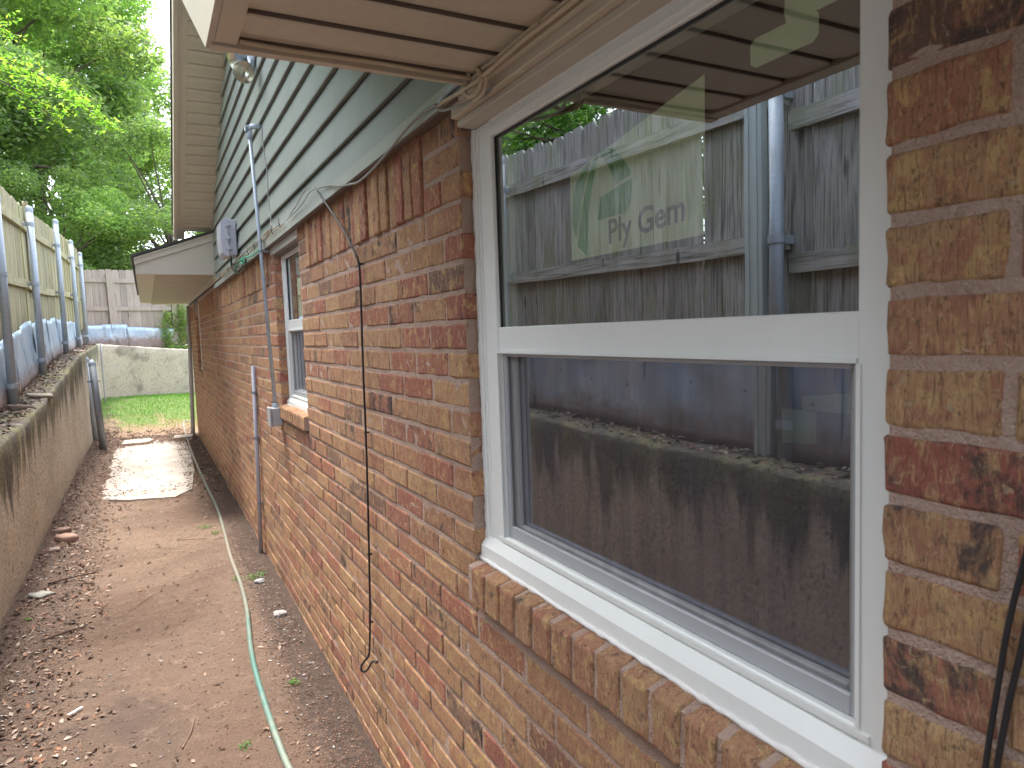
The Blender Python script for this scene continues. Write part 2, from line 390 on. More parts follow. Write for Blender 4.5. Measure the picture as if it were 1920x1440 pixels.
# ================================================================== GROUND
def g(x, y):
    z = -1.645
    z += .10*max(0, min(1, (-.45-x)/.45))*max(0, min(1, (y-4)/6))
    z -= .02*max(0, min(1, (x-.3)/.4)) + .035*max(0, min(1, (4.5-y)/2.5))
    if y > 13.5:
        t = min(1, (y-13.5)/2.6); z = z*(1-t) + (-1.09-.07*(x+.86))*t
    return z
def wt(y): return float(np.interp(y, [-3, 1.7, 3.1, 4.4, 5.5, 6.3, 7.6, 9.3, 11.8, 16.9, 22], [-.69, -.675, -.655, -.625, -.61, -.59, -.52, -.37, -.145, .03, .06]))
def fbm(x, y, z=0, o=4): return noise.fractal(Vector((x, y, z)), 1.0, 2.0, o)
def sheet(name, xs, ys, fn, mat):
    X, Y = np.meshgrid(xs, ys); V = np.array([(x, y, fn(x, y)) for x, y in zip(X.ravel(), Y.ravel())])
    nx, ny = len(xs), len(ys); i = np.arange(nx*ny).reshape(ny, nx)
    Fq = np.stack([i[:-1, :-1], i[:-1, 1:], i[1:, 1:], i[1:, :-1]], -1).reshape(-1, 4)
    return bulk(name, V, Fq, mat, smooth=True)
ys = np.concatenate([np.arange(-3, 2.2, .12), np.arange(2.2, 8.6, .028), np.arange(8.6, 14, .06), np.arange(14, 19.2, .12)])
def gz(x, y):
    z = g(x, y); z += .014*fbm(x*2.2, y*2.2) + .007*fbm(x*9, y*9, 3, 3)
    if y < 9: z += .004*noise.noise(Vector((x*34, y*34, 1)))
    if x < -.45: z += .02*max(0, fbm(x*6, y*6, 7))
    if 12.9 < y < 13.6: z += .03*math.sin((y-12.9)/.7*math.pi)
    return z
tag(sheet('dirt_ground', np.arange(-.95, .80, .029), ys, gz, M['soil']), kind='structure')
tl = NT('lawn_soil'); tl.rough(.95); nn = tl.noise(tl.P(), 2.2, 4, .6, .4); yy_ = tl.xyz()
kk = tl.math('ADD', nn, tl.math('MULTIPLY', tl.math('SUBTRACT', yy_[1], 14.4), .35))
tl.base(tl.mix(tl.ramp(kk, [(.42, 0), (.62, 1)]), (.30, .20, .13), (.13, .19, .05)))
M['lawn'] = tl.mat
tag(sheet('lawn', np.arange(-.95, 8, .12), np.arange(13.6, 25, .12), lambda x, y: g(x, y) + (.006 if x < .8 else .02) + .014*fbm(x*2.2, y*2.2) if y < 19 else -1.2, M['lawn']), kind='structure')
tag(sheet('upper_ground', np.concatenate([[-400, -60, -20, -8, -4, -2.5], np.arange(-1.8, -1.0, .1)]), np.concatenate([[-400, -50, -10], np.arange(-3, 20, .25), [24, 30, 60, 400]]),
    lambda x, y: wt(y) - .03 + (.012*fbm(x*5, y*5) if x > -3 else 0), M['soil']), kind='structure')
tag(sheet('back_ground', np.array([-1.1, 3, 8, 30, 400]), np.array([19.2, 22, 30, 60, 400]), lambda x, y: -.06, M['soil']), kind='structure')
mb = MB(); mb.add([(-1, -400, -1.9), (400, -400, -1.9), (400, 19, -1.9), (-1, 19, -1.9)], [(0, 1, 2, 3)]); tag(mb.build('ground', M['soil']), kind='structure')

# worn concrete slab across the path
t = NT('worn_slab'); t.rough(.9); n1 = t.noise(t.P(), 3, 5, .6); n2 = t.noise(t.P(), 60, 4, .7)
c = t.mix(t.ramp(n1, [(.35, 0), (.65, 1)]), (.46, .40, .345), (.62, .57, .52)); c = t.mix(t.ramp(n2, [(.5, 0), (.8, .6)]), c, (.28, .2, .15))
c = t.mix(t.ramp(t.noise(t.P(), 7, 5, .7, .6), [(.56, 0), (.66, .6)]), c, (.24, .15, .10)); t.base(c); t.bump(t.math('ADD', n2, n1), .6, .006); M['slab'] = t.mat
out = [(-.56, 8.42), (-.3, 8.20), (-.05, 8.12), (.16, 8.02), (.34, 8.35), (.44, 9.6), (.47, 11.2), (.46, 12.6), (.1, 12.9), (-.4, 12.8), (-.63, 12.3), (-.66, 10.8), (-.60, 9.2)]
pl = []
for i in range(len(out)):
    a, b = Vector(out[i]), Vector(out[(i+1) % len(out)]); m = max(1, int((b-a).length/.08))
    for k in range(m):
        q = a.lerp(b, k/m); pl.append((q.x+.02*noise.noise(Vector((q.x*9, q.y*9, 2))), q.y+.03*noise.noise(Vector((q.x*9, q.y*9, 5)))))
mb = MB(); mb.prism(pl, 2, -1.75, -1.628); 
tag(mb.build('concrete_path', M['slab']), kind='structure')
for nm, pts_, z1, lb in (('concrete_slab', [(-.45, 12.55), (-.1, 12.5), (.0, 12.75), (-.05, 12.95), (-.42, 12.98)], -1.585, 'loose flat concrete slab at the far edge of the worn path'),
        ('stepping_stone', [(.30, 12.7), (.58, 12.75), (.62, 13.05), (.33, 13.1)], -1.59, 'pale flat stone at the foot of the downspout')):
    mb = MB(); mb.prism(pts_, 2, -1.66, z1); tag(mb.build(nm, M['slab']), lb, 'slab' if nm == 'concrete_slab' else 'stone')

# ================================================================== RETAINING WALLS
def wall_strip(name, path, top, normal_side, mat, label, base=-2.0, w=.24):
    """path: list of (x,y) along the front face; normal_side: unit (nx,ny) pointing to the front"""
    V = []; prof = [(0, 0)]
    rows = []
    for (x, y) in path:
        zt = top(x, y); r = []
        nz = 16
        for k in range(nz+1):
            z = base + (zt-.025-base)*k/nz
            d = .010*fbm(x*3+y*3, z*3, 1) + .004*fbm((x+y)*14, z*14, 4, 3) 
            r.append((x+normal_side[0]*d, y+normal_side[1]*d, z))
        e = .012*fbm((x+y)*7, 0, 9, 4)
        for (dd, dz) in ((.015, -.004), (.05, .004), (.10, .0), (w*.7, .004), (w, -.006), (w+.01, -.25)):
            ez = (.01*fbm((x+y)*9, dd*9, 3, 3) if dd < w else 0)
            r.append((x-normal_side[0]*(dd+e*.5), y-normal_side[1]*(dd+e*.5), zt+dz+ez+e*.6))
        rows.append(r)
    V = np.array(rows).reshape(-1, 3); n, m = len(rows), len(rows[0]); i = np.arange(n*m).reshape(n, m)
    Fq = np.stack([i[:-1, :-1], i[1:, :-1], i[1:, 1:], i[:-1, 1:]], -1).reshape(-1, 4)
    o = bulk(name, V, Fq, mat, smooth=True); tag(o, label, 'wall'); return o
wall_strip('retaining_wall', [(-.865, y) for y in np.arange(-3, 16.3, .045)], lambda x, y: wt(y), (1, 0), M['concrete'],
           'long stained concrete retaining wall below the leaning pickets, its base green with algae')
fa = Vector((-.87, 16.15)); fb = Vector((3.4, 20.4)); fd = (fb-fa).normalized(); fnrm = (fd.y, -fd.x)
path = [tuple(fa+fd*t) for t in np.arange(0, (fb-fa).length, .08)]
wall_strip('retaining_wall', path, lambda x, y: .02-.115*(x+.87), fnrm, M['concrete2'], 'low blotchy plastered retaining wall at the far end beyond the grass', w=.3)

# ================================================================== FENCES
POST_Y = [-2.65, -.15, 2.30, 5.07, 7.64, 9.81, 12.68, 15.09, 17.1]
def rail_top(y): return .93 if y < 2.30 else float(np.interp(y, [2.4, 3.55, 5.14, 8.6, 9.55, 10.6, 11.8, 13.6, 17.2, 19], [1.06, 1.08, 1.145, 1.40, 1.42, 1.46, 1.52, 1.57, 1.68, 1.7]))
def rail_mid(y): return .27 if y < 2.30 else float(np.interp(y, [2.4, 3.66, 5.03, 8.46, 9.9, 12.6, 13.9, 17, 19], [.385, .415, .43, .735, .74, .82, .92, .97, 1.]))
def pick_top(y): return 1.235 if y < 2.30 else float(np.interp(y, [2.4, 3.8, 4.1, 4.6, 5.2, 8.8, 9.9, 12.2, 15, 16.5, 18], [1.36, 1.385, 1.395, 1.41, 1.455, 1.67, 1.69, 1.82, 2.0, 2.08, 2.12]))
fence = empty('picket_fence', (-1.2, 0, -.6), 'tall weathered dog-eared picket fence on galvanised posts along the retaining wall, greyer towards the window', 'fence')
def picket(mb, w_, z0, z1, th, c, M_):
    ch = .022+.01*random.random()
    poly = [(-w_/2, z0), (w_/2, z0), (w_/2, z1-ch*1.3), (w_/2-ch*.55, z1-ch*.35), (w_/2-ch, z1), (-w_/2+ch, z1), (-w_/2+ch*.55, z1-ch*.35), (-w_/2, z1-ch*1.3)]
    mb.prism(poly, 0, -th/2, th/2, 0, c, M_)
y = -2.9; i = 0
while y < 18.0:
    w_ = .132+.012*random.random(); c = (random.random(), random.random(), random.random())
    zt = pick_top(y+w_/2) + random.uniform(-.012, .012); zb = zt-1.83 if y < 7 else zt-1.75
    if abs(y-10.35) < .07: zt += .07
    tilt = random.uniform(-.006, .006); yaw = random.uniform(-.05, .05)
    mb = MB(); Mx = Matrix.Translation((-1.222+random.uniform(-.004, .004), y+w_/2, 0)) @ Matrix.Rotation(yaw, 4, 'Z') @ Matrix.Translation((0, 0, zb)) @ Matrix.Rotation(tilt, 4, 'X') @ Matrix.Translation((0, 0, -zb))
    picket(mb, w_, zb, zt, .017, c, Mx); mb.build('picket', M['wood'], fence)
    y += w_ + (random.choice([.001, .002, .003, .003, .004, .009]) if y < 6.5 else random.choice([.004, .006, .008, .011, .014])); i += 1
def rail(mb, a, b, h=.089, th=.038, sag=0.0, c=None):
    n = 8; a = Vector(a); b = Vector(b); c = c or (random.random()*.5, random.random(), random.random()); tw = random.uniform(-.01, .01)
    vs = []; fs = []
    for k in range(n+1):
        t = k/n; p = a.lerp(b, t); p.z -= sag*4*t*(1-t); p.x += tw*math.sin(math.pi*t)
        for dx, dz in ((0, -h/2), (th, -h/2), (th, h/2), (0, h/2)): vs.append((p.x+dx, p.y, p.z+dz))
    for k in range(n):
        for j in range(4): fs.append((k*4+j, k*4+(j+1) % 4, k*4+4+(j+1) % 4, k*4+4+j))
    fs += [(3, 2, 1, 0), (n*4, n*4+1, n*4+2, n*4+3)]
    mb.add(vs, fs, 0, c)
for a, b in zip(POST_Y[:-1], POST_Y[1:]):
    for fn in (rail_top, rail_mid):
        mb = MB(); ea = .01; rail(mb, (-1.208, a+ea, fn(a+.03)), (-1.208, b-ea, fn(b-.03)), sag=random.uniform(-.005, .03 if a > 7 else .006)); mb.build('rail', M['railwood'], fence)
    zm = None
zr = [rail_top(17.2)]
mb = MB(); rail(mb, (-1.208, 17.11, 1.68), (-1.208, 18, 1.7)); mb.build('rail', M['railwood'], fence)
POST_TOP = [1.3, 1.3, 1.33, 1.40, 1.62, 1.62, 1.92, 1.92, 1.93]; PX = -1.1
for y, zt in zip(POST_Y, POST_TOP):
    zb = wt(y)-.05; mb = MB(); r_ = .0375 if y > 6 else .033
    mb.tube([(PX, y, zb), (PX, y, zt)], r_, 16); p = mb.build('post', M['galv'], fence, True)
    mb = MB(); mb.lathe([(r_+.003, -.05), (r_+.004, -.005), (r_*.8, .014), (r_*.4, .022), (.0005, .024)], Matrix.Translation((PX, y, zt)), 16); mb.build('post_cap', M['galv'], p, True)
    for fz in (rail_top(y+.05), rail_mid(y+.05), wt(y)+.17):
        mb = MB(); mb.lathe([(r_+.001, -.022), (r_+.007, -.02), (r_+.007, .02), (r_+.001, .022)], Matrix.Translation((PX, y, fz)), 16)
        mb.box(PX-.115 if fz > 0 else PX-.07, PX-r_+.005, y-.004, y+.004, fz-.02, fz+.02)
        if fz > 0: mb.box(PX-.113, PX-.108+.035, y, y+.10, fz-.02, fz+.02)
        mb.tube([(PX-r_-.014, y-.012, fz), (PX-r_-.014, y+.016, fz)], .006, 6)
        mb.build('post_clamp', M['galv'], p)
# pale upright added beside the second post, imitating its ghost reflection in the panes
mb = MB()
for dy, dx in ((-.005, 0), (.02, .006), (.045, 0), (.07, .006)): mb.box(PX-.02+dx, PX+.02+dx, 2.375+dy, 2.375+dy+.023, wt(2.4)-.05, 1.32)
mb.build('ghost_upright', m_paint('ghost_pale', (.55, .62, .60), .4, .08), fence)
mb = MB(); mb.box(-1.20, -1.165, 10.28, 10.33, .6, 1.78, c=(.7, .3, .2)); mb.box(-1.19, -1.15, 10.36, 10.45, .72, 1.62, c=(.9, .6, .2)); mb.build('batten', M['wood'], fence)

# far fence
FA = Vector((-1.25, 18.1)); FB = Vector((5.5, 20.6)); FD = (FB-FA).normalized()
far = empty('board_fence', (FA.x, FA.y, 0), 'brown-grey board fence across the far end above the blotchy wall', 'fence')
ang = math.atan2(FD.y, FD.x); s_ = 0
def far_top(s): return 1.70 + .02*s
while s_ < 7:
    w_ = .138; p = FA+FD*(s_+w_/2); zt = far_top(s_)+random.uniform(-.012, .012); c = (random.random(), random.random(), random.random())
    mb = MB(); Mx = Matrix.Translation((p.x, p.y, 0)) @ Matrix.Rotation(ang-math.pi/2, 4, 'Z')
    picket(mb, w_, -.05, zt, .018, c, Mx); mb.build('board', M['farwood'], far); s_ += w_+.004
for zr_ in (1.46, .82):
    a = FA+FD*0; b = FA+FD*7; mb = MB(); n_ = Vector((FD.y, -FD.x))
    q = [(a+n_*.012), (b+n_*.012), (b+n_*.05), (a+n_*.05)]
    mb.prism([(v.x, v.y) for v in q], 2, zr_-.045, zr_+.045, 0, (.2, .4, .5)); mb.build('rail', M['farwood'], far)
for s0, wd, lean in ((.66, .15, .02), (2.02, .11, .0), (2.18, .12, -.01)):
    p = FA+FD*s0; mb = MB(); Mx = Matrix.Translation((p.x, p.y, 0)) @ Matrix.Rotation(ang-math.pi/2, 4, 'Z')
    mb.box(.052, .09, -wd/2, wd/2, -.05 if s0 > 1 else .1, 1.62 if s0 < 1 else 1.2, 0, (.1, .5, .1), Mx @ Matrix.Rotation(lean, 4, 'X')); mb.build('brace', M['farwood'] if s0 < 2.1 else M['railwood'], far)

# ================================================================== SHEET METAL FLASHING
def crumple(name, P, parent, nu=26, nv=9, amp=.02, seed=0):
    """P(u,v)->point, n normal"""
    V = []
    for j in range(nv+1):
        for i in range(nu+1):
            u, v = i/nu, j/nv; p, n = P(u, v)
            d = amp*(abs(noise.noise(Vector((u*5+seed*3.1, v*1.6, seed))))*1.6-.3) + amp*.5*noise.noise(Vector((u*13, v*4, seed+5)))
            zc = .006*noise.noise(Vector((u*6, seed, 2))) if j == nv else 0
            V.append(Vector(p)+Vector(n)*d+Vector((0, 0, zc)))
    V = np.array([tuple(v) for v in V]); i = np.arange((nu+1)*(nv+1)).reshape(nv+1, nu+1)
    Fq = np.stack([i[:-1, :-1], i[:-1, 1:], i[1:, 1:], i[1:, :-1]], -1).reshape(-1, 4)
    o = bulk(name, V, Fq, M['sheetd'], parent, smooth=False)
    sm = o.modifiers.new('thickness', 'SOLIDIFY'); sm.thickness = .0015
    return o
t = NT('flashing_metal'); n2 = t.noise(t.P((1, 1, 1)), 3, 4, .6, .5); n3 = t.noise(t.P((1, 1, 1.4)), 11, 5, .7)
cc = t.mix(t.ramp(n2, [(.35, 0), (.65, 1)]), (.46, .60, .74), (.66, .77, .86))
p_ = t.xyz(); capz = t.ramp(t.math('DIVIDE', p_[1], 20.), [(0, 0.0), (.28, .06), (.47, .31), (.60, .53), (.85, .70), (1, .72)])
hh = t.math('SUBTRACT', p_[2], t.math('ADD', capz, -.68)); dirt_ = t.math('ADD', t.math('MULTIPLY', hh, -3.2), t.math('ADD', .35, t.math('MULTIPLY', n3, 1.1)))
cc = t.mix(t.ramp(dirt_, [(.25, 0), (.75, .9)]), cc, (.36, .25, .20)); t.base(cc); t.b.inputs['Metallic'].default_value = .3
t.rough(t.ramp(dirt_, [(.3, .33), (.8, .8)])); t.bump(n3, .08, .002); M['sheetd'] = t.mat
fl = empty('sheet_metal_flashing', (-1.17, 0, -.6), 'crumpled galvanised sheet metal strip along the foot of the tall picket fence', 'flashing')
def ftop(y): return float(np.interp(y, [-3, 6.3, 7.6, 8.2, 9.6, 12.4, 17], [-.04, -.02, .02, .12, .28, .42, .46]))
y = -2.8; k = 0
while y < 16.6:
    L = random.uniform(1.0, 1.5) if y < 6 else random.uniform(.55, .95); y0, y1 = y, y+L
    lean0 = random.uniform(0, .02)
    def P(u, v, y0=y0, y1=y1, l0=lean0):
        yy = y0+(y1-y0)*u; zb = wt(yy)-.02; zt = ftop(yy)+.008*math.sin(k*3.)+(.012*u if k % 2 else -.01*u)
        return (-1.135-.055*v+l0*v-.006*(k % 2), yy, zb+(zt-zb)*v), (1, 0, 0)
    crumple('metal_sheet', P, fl, amp=.030 if y < 7 else .015, seed=k+1)
    for q in range(3):
        yy = y0+.15+q*.4
        if yy < min(y1, 5.4): mb = MB(); mb.lathe([(.0085, 0), (.008, .004), (.004, .007), (.0003, .0075)], Matrix.Translation((-1.128, yy, wt(yy)+.30+.03*math.sin(q*5+k))) @ Matrix.Rotation(R(90), 4, 'Y'), 8); mb.build('screw', M['darkiron'], fl)
    y = y1-.04; k += 1
fl2 = empty('sheet_metal_flashing', (-.5, 17.6, 0), 'bluish dented sheet metal strip below the far board fence', 'flashing')
for k, (sa, sb, za, zb_) in enumerate(((.02, .42, .44, .44), (.40, .92, .46, .45), (.90, 1.95, .40, .33), (2.3, 3.2, .28, .2))):
    def P(u, v, sa=sa, sb=sb, za=za, zb_=zb_):
        s = sa+(sb-sa)*u; q = FA+FD*s; zt = za+(zb_-za)*u; z0_ = -.06-.06*s
        return (q.x+FD.y*(.10+.02*(1-v)), q.y-FD.x*(.10+.02*(1-v)), z0_+(zt-z0_)*v), (FD.y, -FD.x, 0)
    crumple('metal_sheet', P, fl2, 22, 6, .05 if k in (1, 2) else .01, seed=k+40)

# ================================================================== HOUSE
XF = .72
house = empty('brick_house', (.72, 5, -1.66), 'single-storey brick house with sage lap siding, beige soffits and white windows', 'house')
OPEN = [(.479, 1.600, -.700, .70), (3.66, 4.43, -.50, .70), (11.2, 12.1, -.53, .70)]
CH = .0763; Z0 = .256
def inview(p, marg=40):
    p = Vector(p); d = p.dot(fw)
    if d < .05: return 0
    x = 960+F*p.dot(r2)/d; y = 720-F*p.dot(u2)/d
    return d if (-marg < x < 1920+marg and -marg < y < 1440+marg) else 0
bricks = []   # (y0,y1,z0,z1,kind)
def emit(y0, y1, z0, z1):
    rects = [(y0, y1, z0, z1)]
    for (oy0, oy1, oz0, oz1) in OPEN:
        nr = []
        for (a, b, c_, d) in rects:
            if b <= oy0 or a >= oy1 or d <= oz0 or c_ >= oz1: nr.append((a, b, c_, d)); continue
            zo = min(d, oz1)-max(c_, oz0)
            if zo < .5*(d-c_):
                if min(b, oy1)-max(a, oy0) > .02:
                    if c_ < oz0: nr.append((a, b, c_, oz0-.008))
                else: nr.append((a, b, c_, d))
            else:
                if a < oy0-.03: nr.append((a, oy0, c_, d))
                if b > oy1+.03: nr.append((oy1, b, c_, d))
        rects = nr
    for r_ in rects:
        if r_[1]-r_[0] > .025 and r_[3]-r_[2] > .02: bricks.append(r_)
J = .0115
soldier_z0 = Z0+CH+J/2
for k in range(-4, 27):
    zc1 = Z0-CH*(k-1)-J/2; zc0 = Z0-CH*k+J/2
    if zc0 > .56: continue
    zc1 = min(zc1, .60)
    top = zc0 > soldier_z0-.02
    for seg in ((-2.0, .479, .479), (.479, 13.5, 1.600)):
        ph = (seg[2] + (.127 if k % 2 else 0)) % .254
        a = seg[0]; 
        n0 = math.floor((a-ph)/.254)
        yy = ph+n0*.254
        while yy < seg[1]:
            y0 = max(yy+J/2, seg[0]) if yy > seg[0]-.2 else seg[0]; y1 = min(yy+.254-J/2, seg[1])
            if abs(y1-seg[1]) < .02: y1 = seg[1]
            y0b, y1b = max(y0, seg[0]), y1
            if top:
                # beside the openings the courses run to the top; soldiers elsewhere
                cols = [(-2, .479), (1.60, 1.854), (3.41, 3.66), (4.43, 4.56)]
                for (ca, cb) in cols:
                    u, v = max(y0b, ca), min(y1b, cb)
                    if v-u > .03: emit(u, v, zc0, zc1)
            elif y1b-y0b > .02: emit(y0b, y1b, zc0, zc1)
            yy += .254
def red(y, z): return .5*noise.noise(Vector((y*1.7, z*3.1, 4)))
def bcol(y, z):
    r_ = random.random()
    h = .0+.46*random.random()+.45*max(0, red(y, z)) if r_ < .70 else random.uniform(.55, .87) if r_ < .9 else random.uniform(.88, 1.)
    if 1.55 < y < 2.1 and -.45 < z < .05 and random.random() < .6: h = random.uniform(.62, .86)
    return (min(1, h), random.random(), random.random())
def lattice(sy, sz, sx, ny, nz, nx, bev, amp, seed):
    """front-facing brick in local coords: x 0 (front) .. sx (back)"""
    def ax(L, n, both=True):
        e = bev*2.1; p = [0, bev, e] + [e+(L-2*e)*i/n for i in range(1, n)] + ([L-e, L-bev, L] if both else [L]); return p
    Xs = ax(sx, nx, False); Ys = ax(sy, ny); Zs = ax(sz, nz); idx = {}; vs = []; fs = []
    def vid(i, j, k):
        if (i, j, k) in idx: return idx[(i, j, k)]
        p = [Xs[i], Ys[j], Zs[k]]; ey = j in (0, len(Ys)-1); ez = k in (0, len(Zs)-1); ex = i == 0
        cnt = ex+ey+ez
        if cnt >= 2:
            s_ = bev*(.55 if cnt == 2 else .75)
            if ex: p[0] += s_
            if ey: p[1] += s_ if j == 0 else -s_
            if ez: p[2] += s_ if k == 0 else -s_
        q = Vector((p[0]*30+seed, p[1]*30, p[2]*30+seed*2))
        d = noise.noise(q)*amp; d2 = noise.noise(q*2.7+Vector((5, 5, 5)))*amp
        p[0] += (d+.7*d2) if i <= 1 else 0
        if ey: p[1] += d2*1.1*(1 if j == 0 else -1)+d*.4
        if ez: p[2] += (d*.9+d2*.8)*(1 if k == 0 else -1)
        idx[(i, j, k)] = len(vs); vs.append(p); return idx[(i, j, k)]
    nY, nZ, nX = len(Ys)-1, len(Zs)-1, len(Xs)-1
    for j in range(nY):
        for k in range(nZ): fs.append((vid(0, j, k), vid(0, j, k+1), vid(0, j+1, k+1), vid(0, j+1, k)))
    for i in range(nX):
        for k in range(nZ):
            fs.append((vid(i, 0, k), vid(i+1, 0, k), vid(i+1, 0, k+1), vid(i, 0, k+1))); fs.append((vid(i, nY, k), vid(i, nY, k+1), vid(i+1, nY, k+1), vid(i+1, nY, k)))
        for j in range(nY):
            fs.append((vid(i, j, 0), vid(i, j+1, 0), vid(i+1, j+1, 0), vid(i+1, j, 0))); fs.append((vid(i, j, nZ), vid(i+1, j, nZ), vid(i+1, j+1, nZ), vid(i, j+1, nZ)))
    return vs, fs
def score(b):
    c_ = ((b[0]+b[1])/2, (b[2]+b[3])/2); d = inview((XF, c_[0], c_[1])); 
    return 0 if not d else (b[1]-b[0])*(b[3]-b[2])*XF/(math.sqrt(XF*XF+c_[0]**2+c_[1]**2))/d/d
bricks.sort(key=score, reverse=True)
for n_, b in enumerate(bricks[:300]):
    vs, fs = lattice(b[1]-b[0], b[3]-b[2], .05, 6, 2, 1, .0035, .0024, n_*1.7)
    xo = random.uniform(-.0025, .0015); mb = MB(); mb.add([(XF+xo+p[0], b[0]+p[1], b[2]+p[2]) for p in vs], fs, 0, bcol(b[0], b[2])); mb.build('brick', M['brick'], house, True)
mb = MB()
for b in bricks[300:]:
    x0 = XF+random.uniform(-.003, .002); e = .0045; c_ = bcol(b[0], b[2]); jit = lambda: random.uniform(-.0015, .0015)
    O = [(x0+.0035, b[0]+jit(), b[2]+jit()), (x0+.0035, b[1]+jit(), b[2]+jit()), (x0+.0035, b[1]+jit(), b[3]+jit()), (x0+.0035, b[0]+jit(), b[3]+jit())]
    I = [(x0, b[0]+e, b[2]+e), (x0, b[1]-e, b[2]+e), (x0, b[1]-e, b[3]-e), (x0, b[0]+e, b[3]-e)]
    B_ = [(x0+.045, *q[1:]) for q in O]
    mb.add(O+I+B_, [(4, 7, 6, 5), (0, 4, 5, 1), (1, 5, 6, 2), (2, 6, 7, 3), (3, 7, 4, 0), (8, 0, 1, 9), (9, 1, 2, 10), (10, 2, 3, 11), (11, 3, 0, 8)], 0, c_)
tag(mb.build('brickwork', M['brick'], house), kind='stuff')
# mortar bed with openings
def cutgrid(xs, openings, y0, y1, z0, z1):
    ysx = sorted({y0, y1, *[o[0] for o in openings], *[o[1] for o in openings]}); zsx = sorted({z0, z1, *[max(z0, min(z1, v)) for o in openings for v in o[2:4]]})
    for a, b in zip(ysx[:-1], ysx[1:]):
        for c_, d in zip(zsx[:-1], zsx[1:]):
            m_ = ((a+b)/2, (c_+d)/2)
            if not any(o[0] < m_[0] < o[1] and o[2] < m_[1] < o[3] for o in openings): yield a, b, c_, d
mb = MB(); OM = [(o[0]-.005, o[1]+.005, o[2]-.002, o[3]) for o in OPEN]
for a, b, c_, d in cutgrid(None, OM, -2, 13.495, -1.9, .62): mb.box(XF+.0022, .80, a, b, c_, d)
mb.build('mortar', M['mortar'], house)
# soldiers
segs = [(1.860, 3.405), (4.565, 11.195), (12.105, 13.5)]
n_ = 0
for (a, b) in segs:
    yy = a
    while yy < b-.04:
        w_ = .0668; out_ = random.choice([0, .002, .006, .009, .012]) if yy < 6 else random.choice([0, .004, .008])
        vs, fs = lattice(w_, .245, .055, 2, 5 if yy < 5 else 2, 1, .0045, .003, n_*2.3+.5)
        mb = MB(); mb.add([(XF-out_+p[0], yy+p[1], soldier_z0-random.uniform(0, .0)+p[2]) for p in vs], fs, 0, bcol(yy, .45)); mb.build('soldier_brick', M['brick'], house, True)
        yy += w_+J; n_ += 1
# sill bricks (rowlock) : window 1, window 2, window 3
for (a, b, zt, zb, xo) in ((.484, 1.597, -.600, -.695, .692), (3.665, 4.425, -.415, -.49, .700), (11.205, 12.095, -.45, -.525, .70)):
    yy = a; w_ = .0668
    while yy < b-.03:
        w2 = min(w_, b-yy); vs, fs = lattice(w2, zt-zb, .10, 3, 3, 3, .0045, .0028, yy*17)
        mb = MB(); dz = random.uniform(-.002, .002); mb.add([(xo+p[0]+random.uniform(0, .0), yy+p[1], zb+dz+p[2]+(.22*p[0] if p[2] > .05 else 0)) for p in vs], fs, 0, (random.uniform(.1, .5), random.random(), random.random())); mb.build('sill_brick', M['brick'], house, True)
        yy += w_+J
    mb = MB(); mb.prism([(xo+.0045, zb+.004), (.79, zb+.004), (.79, zt+.0205), (xo+.007, zt-.0015)], 1, a-.002, b+.002); mb.build('sill_mortar', M['mortar'], house)

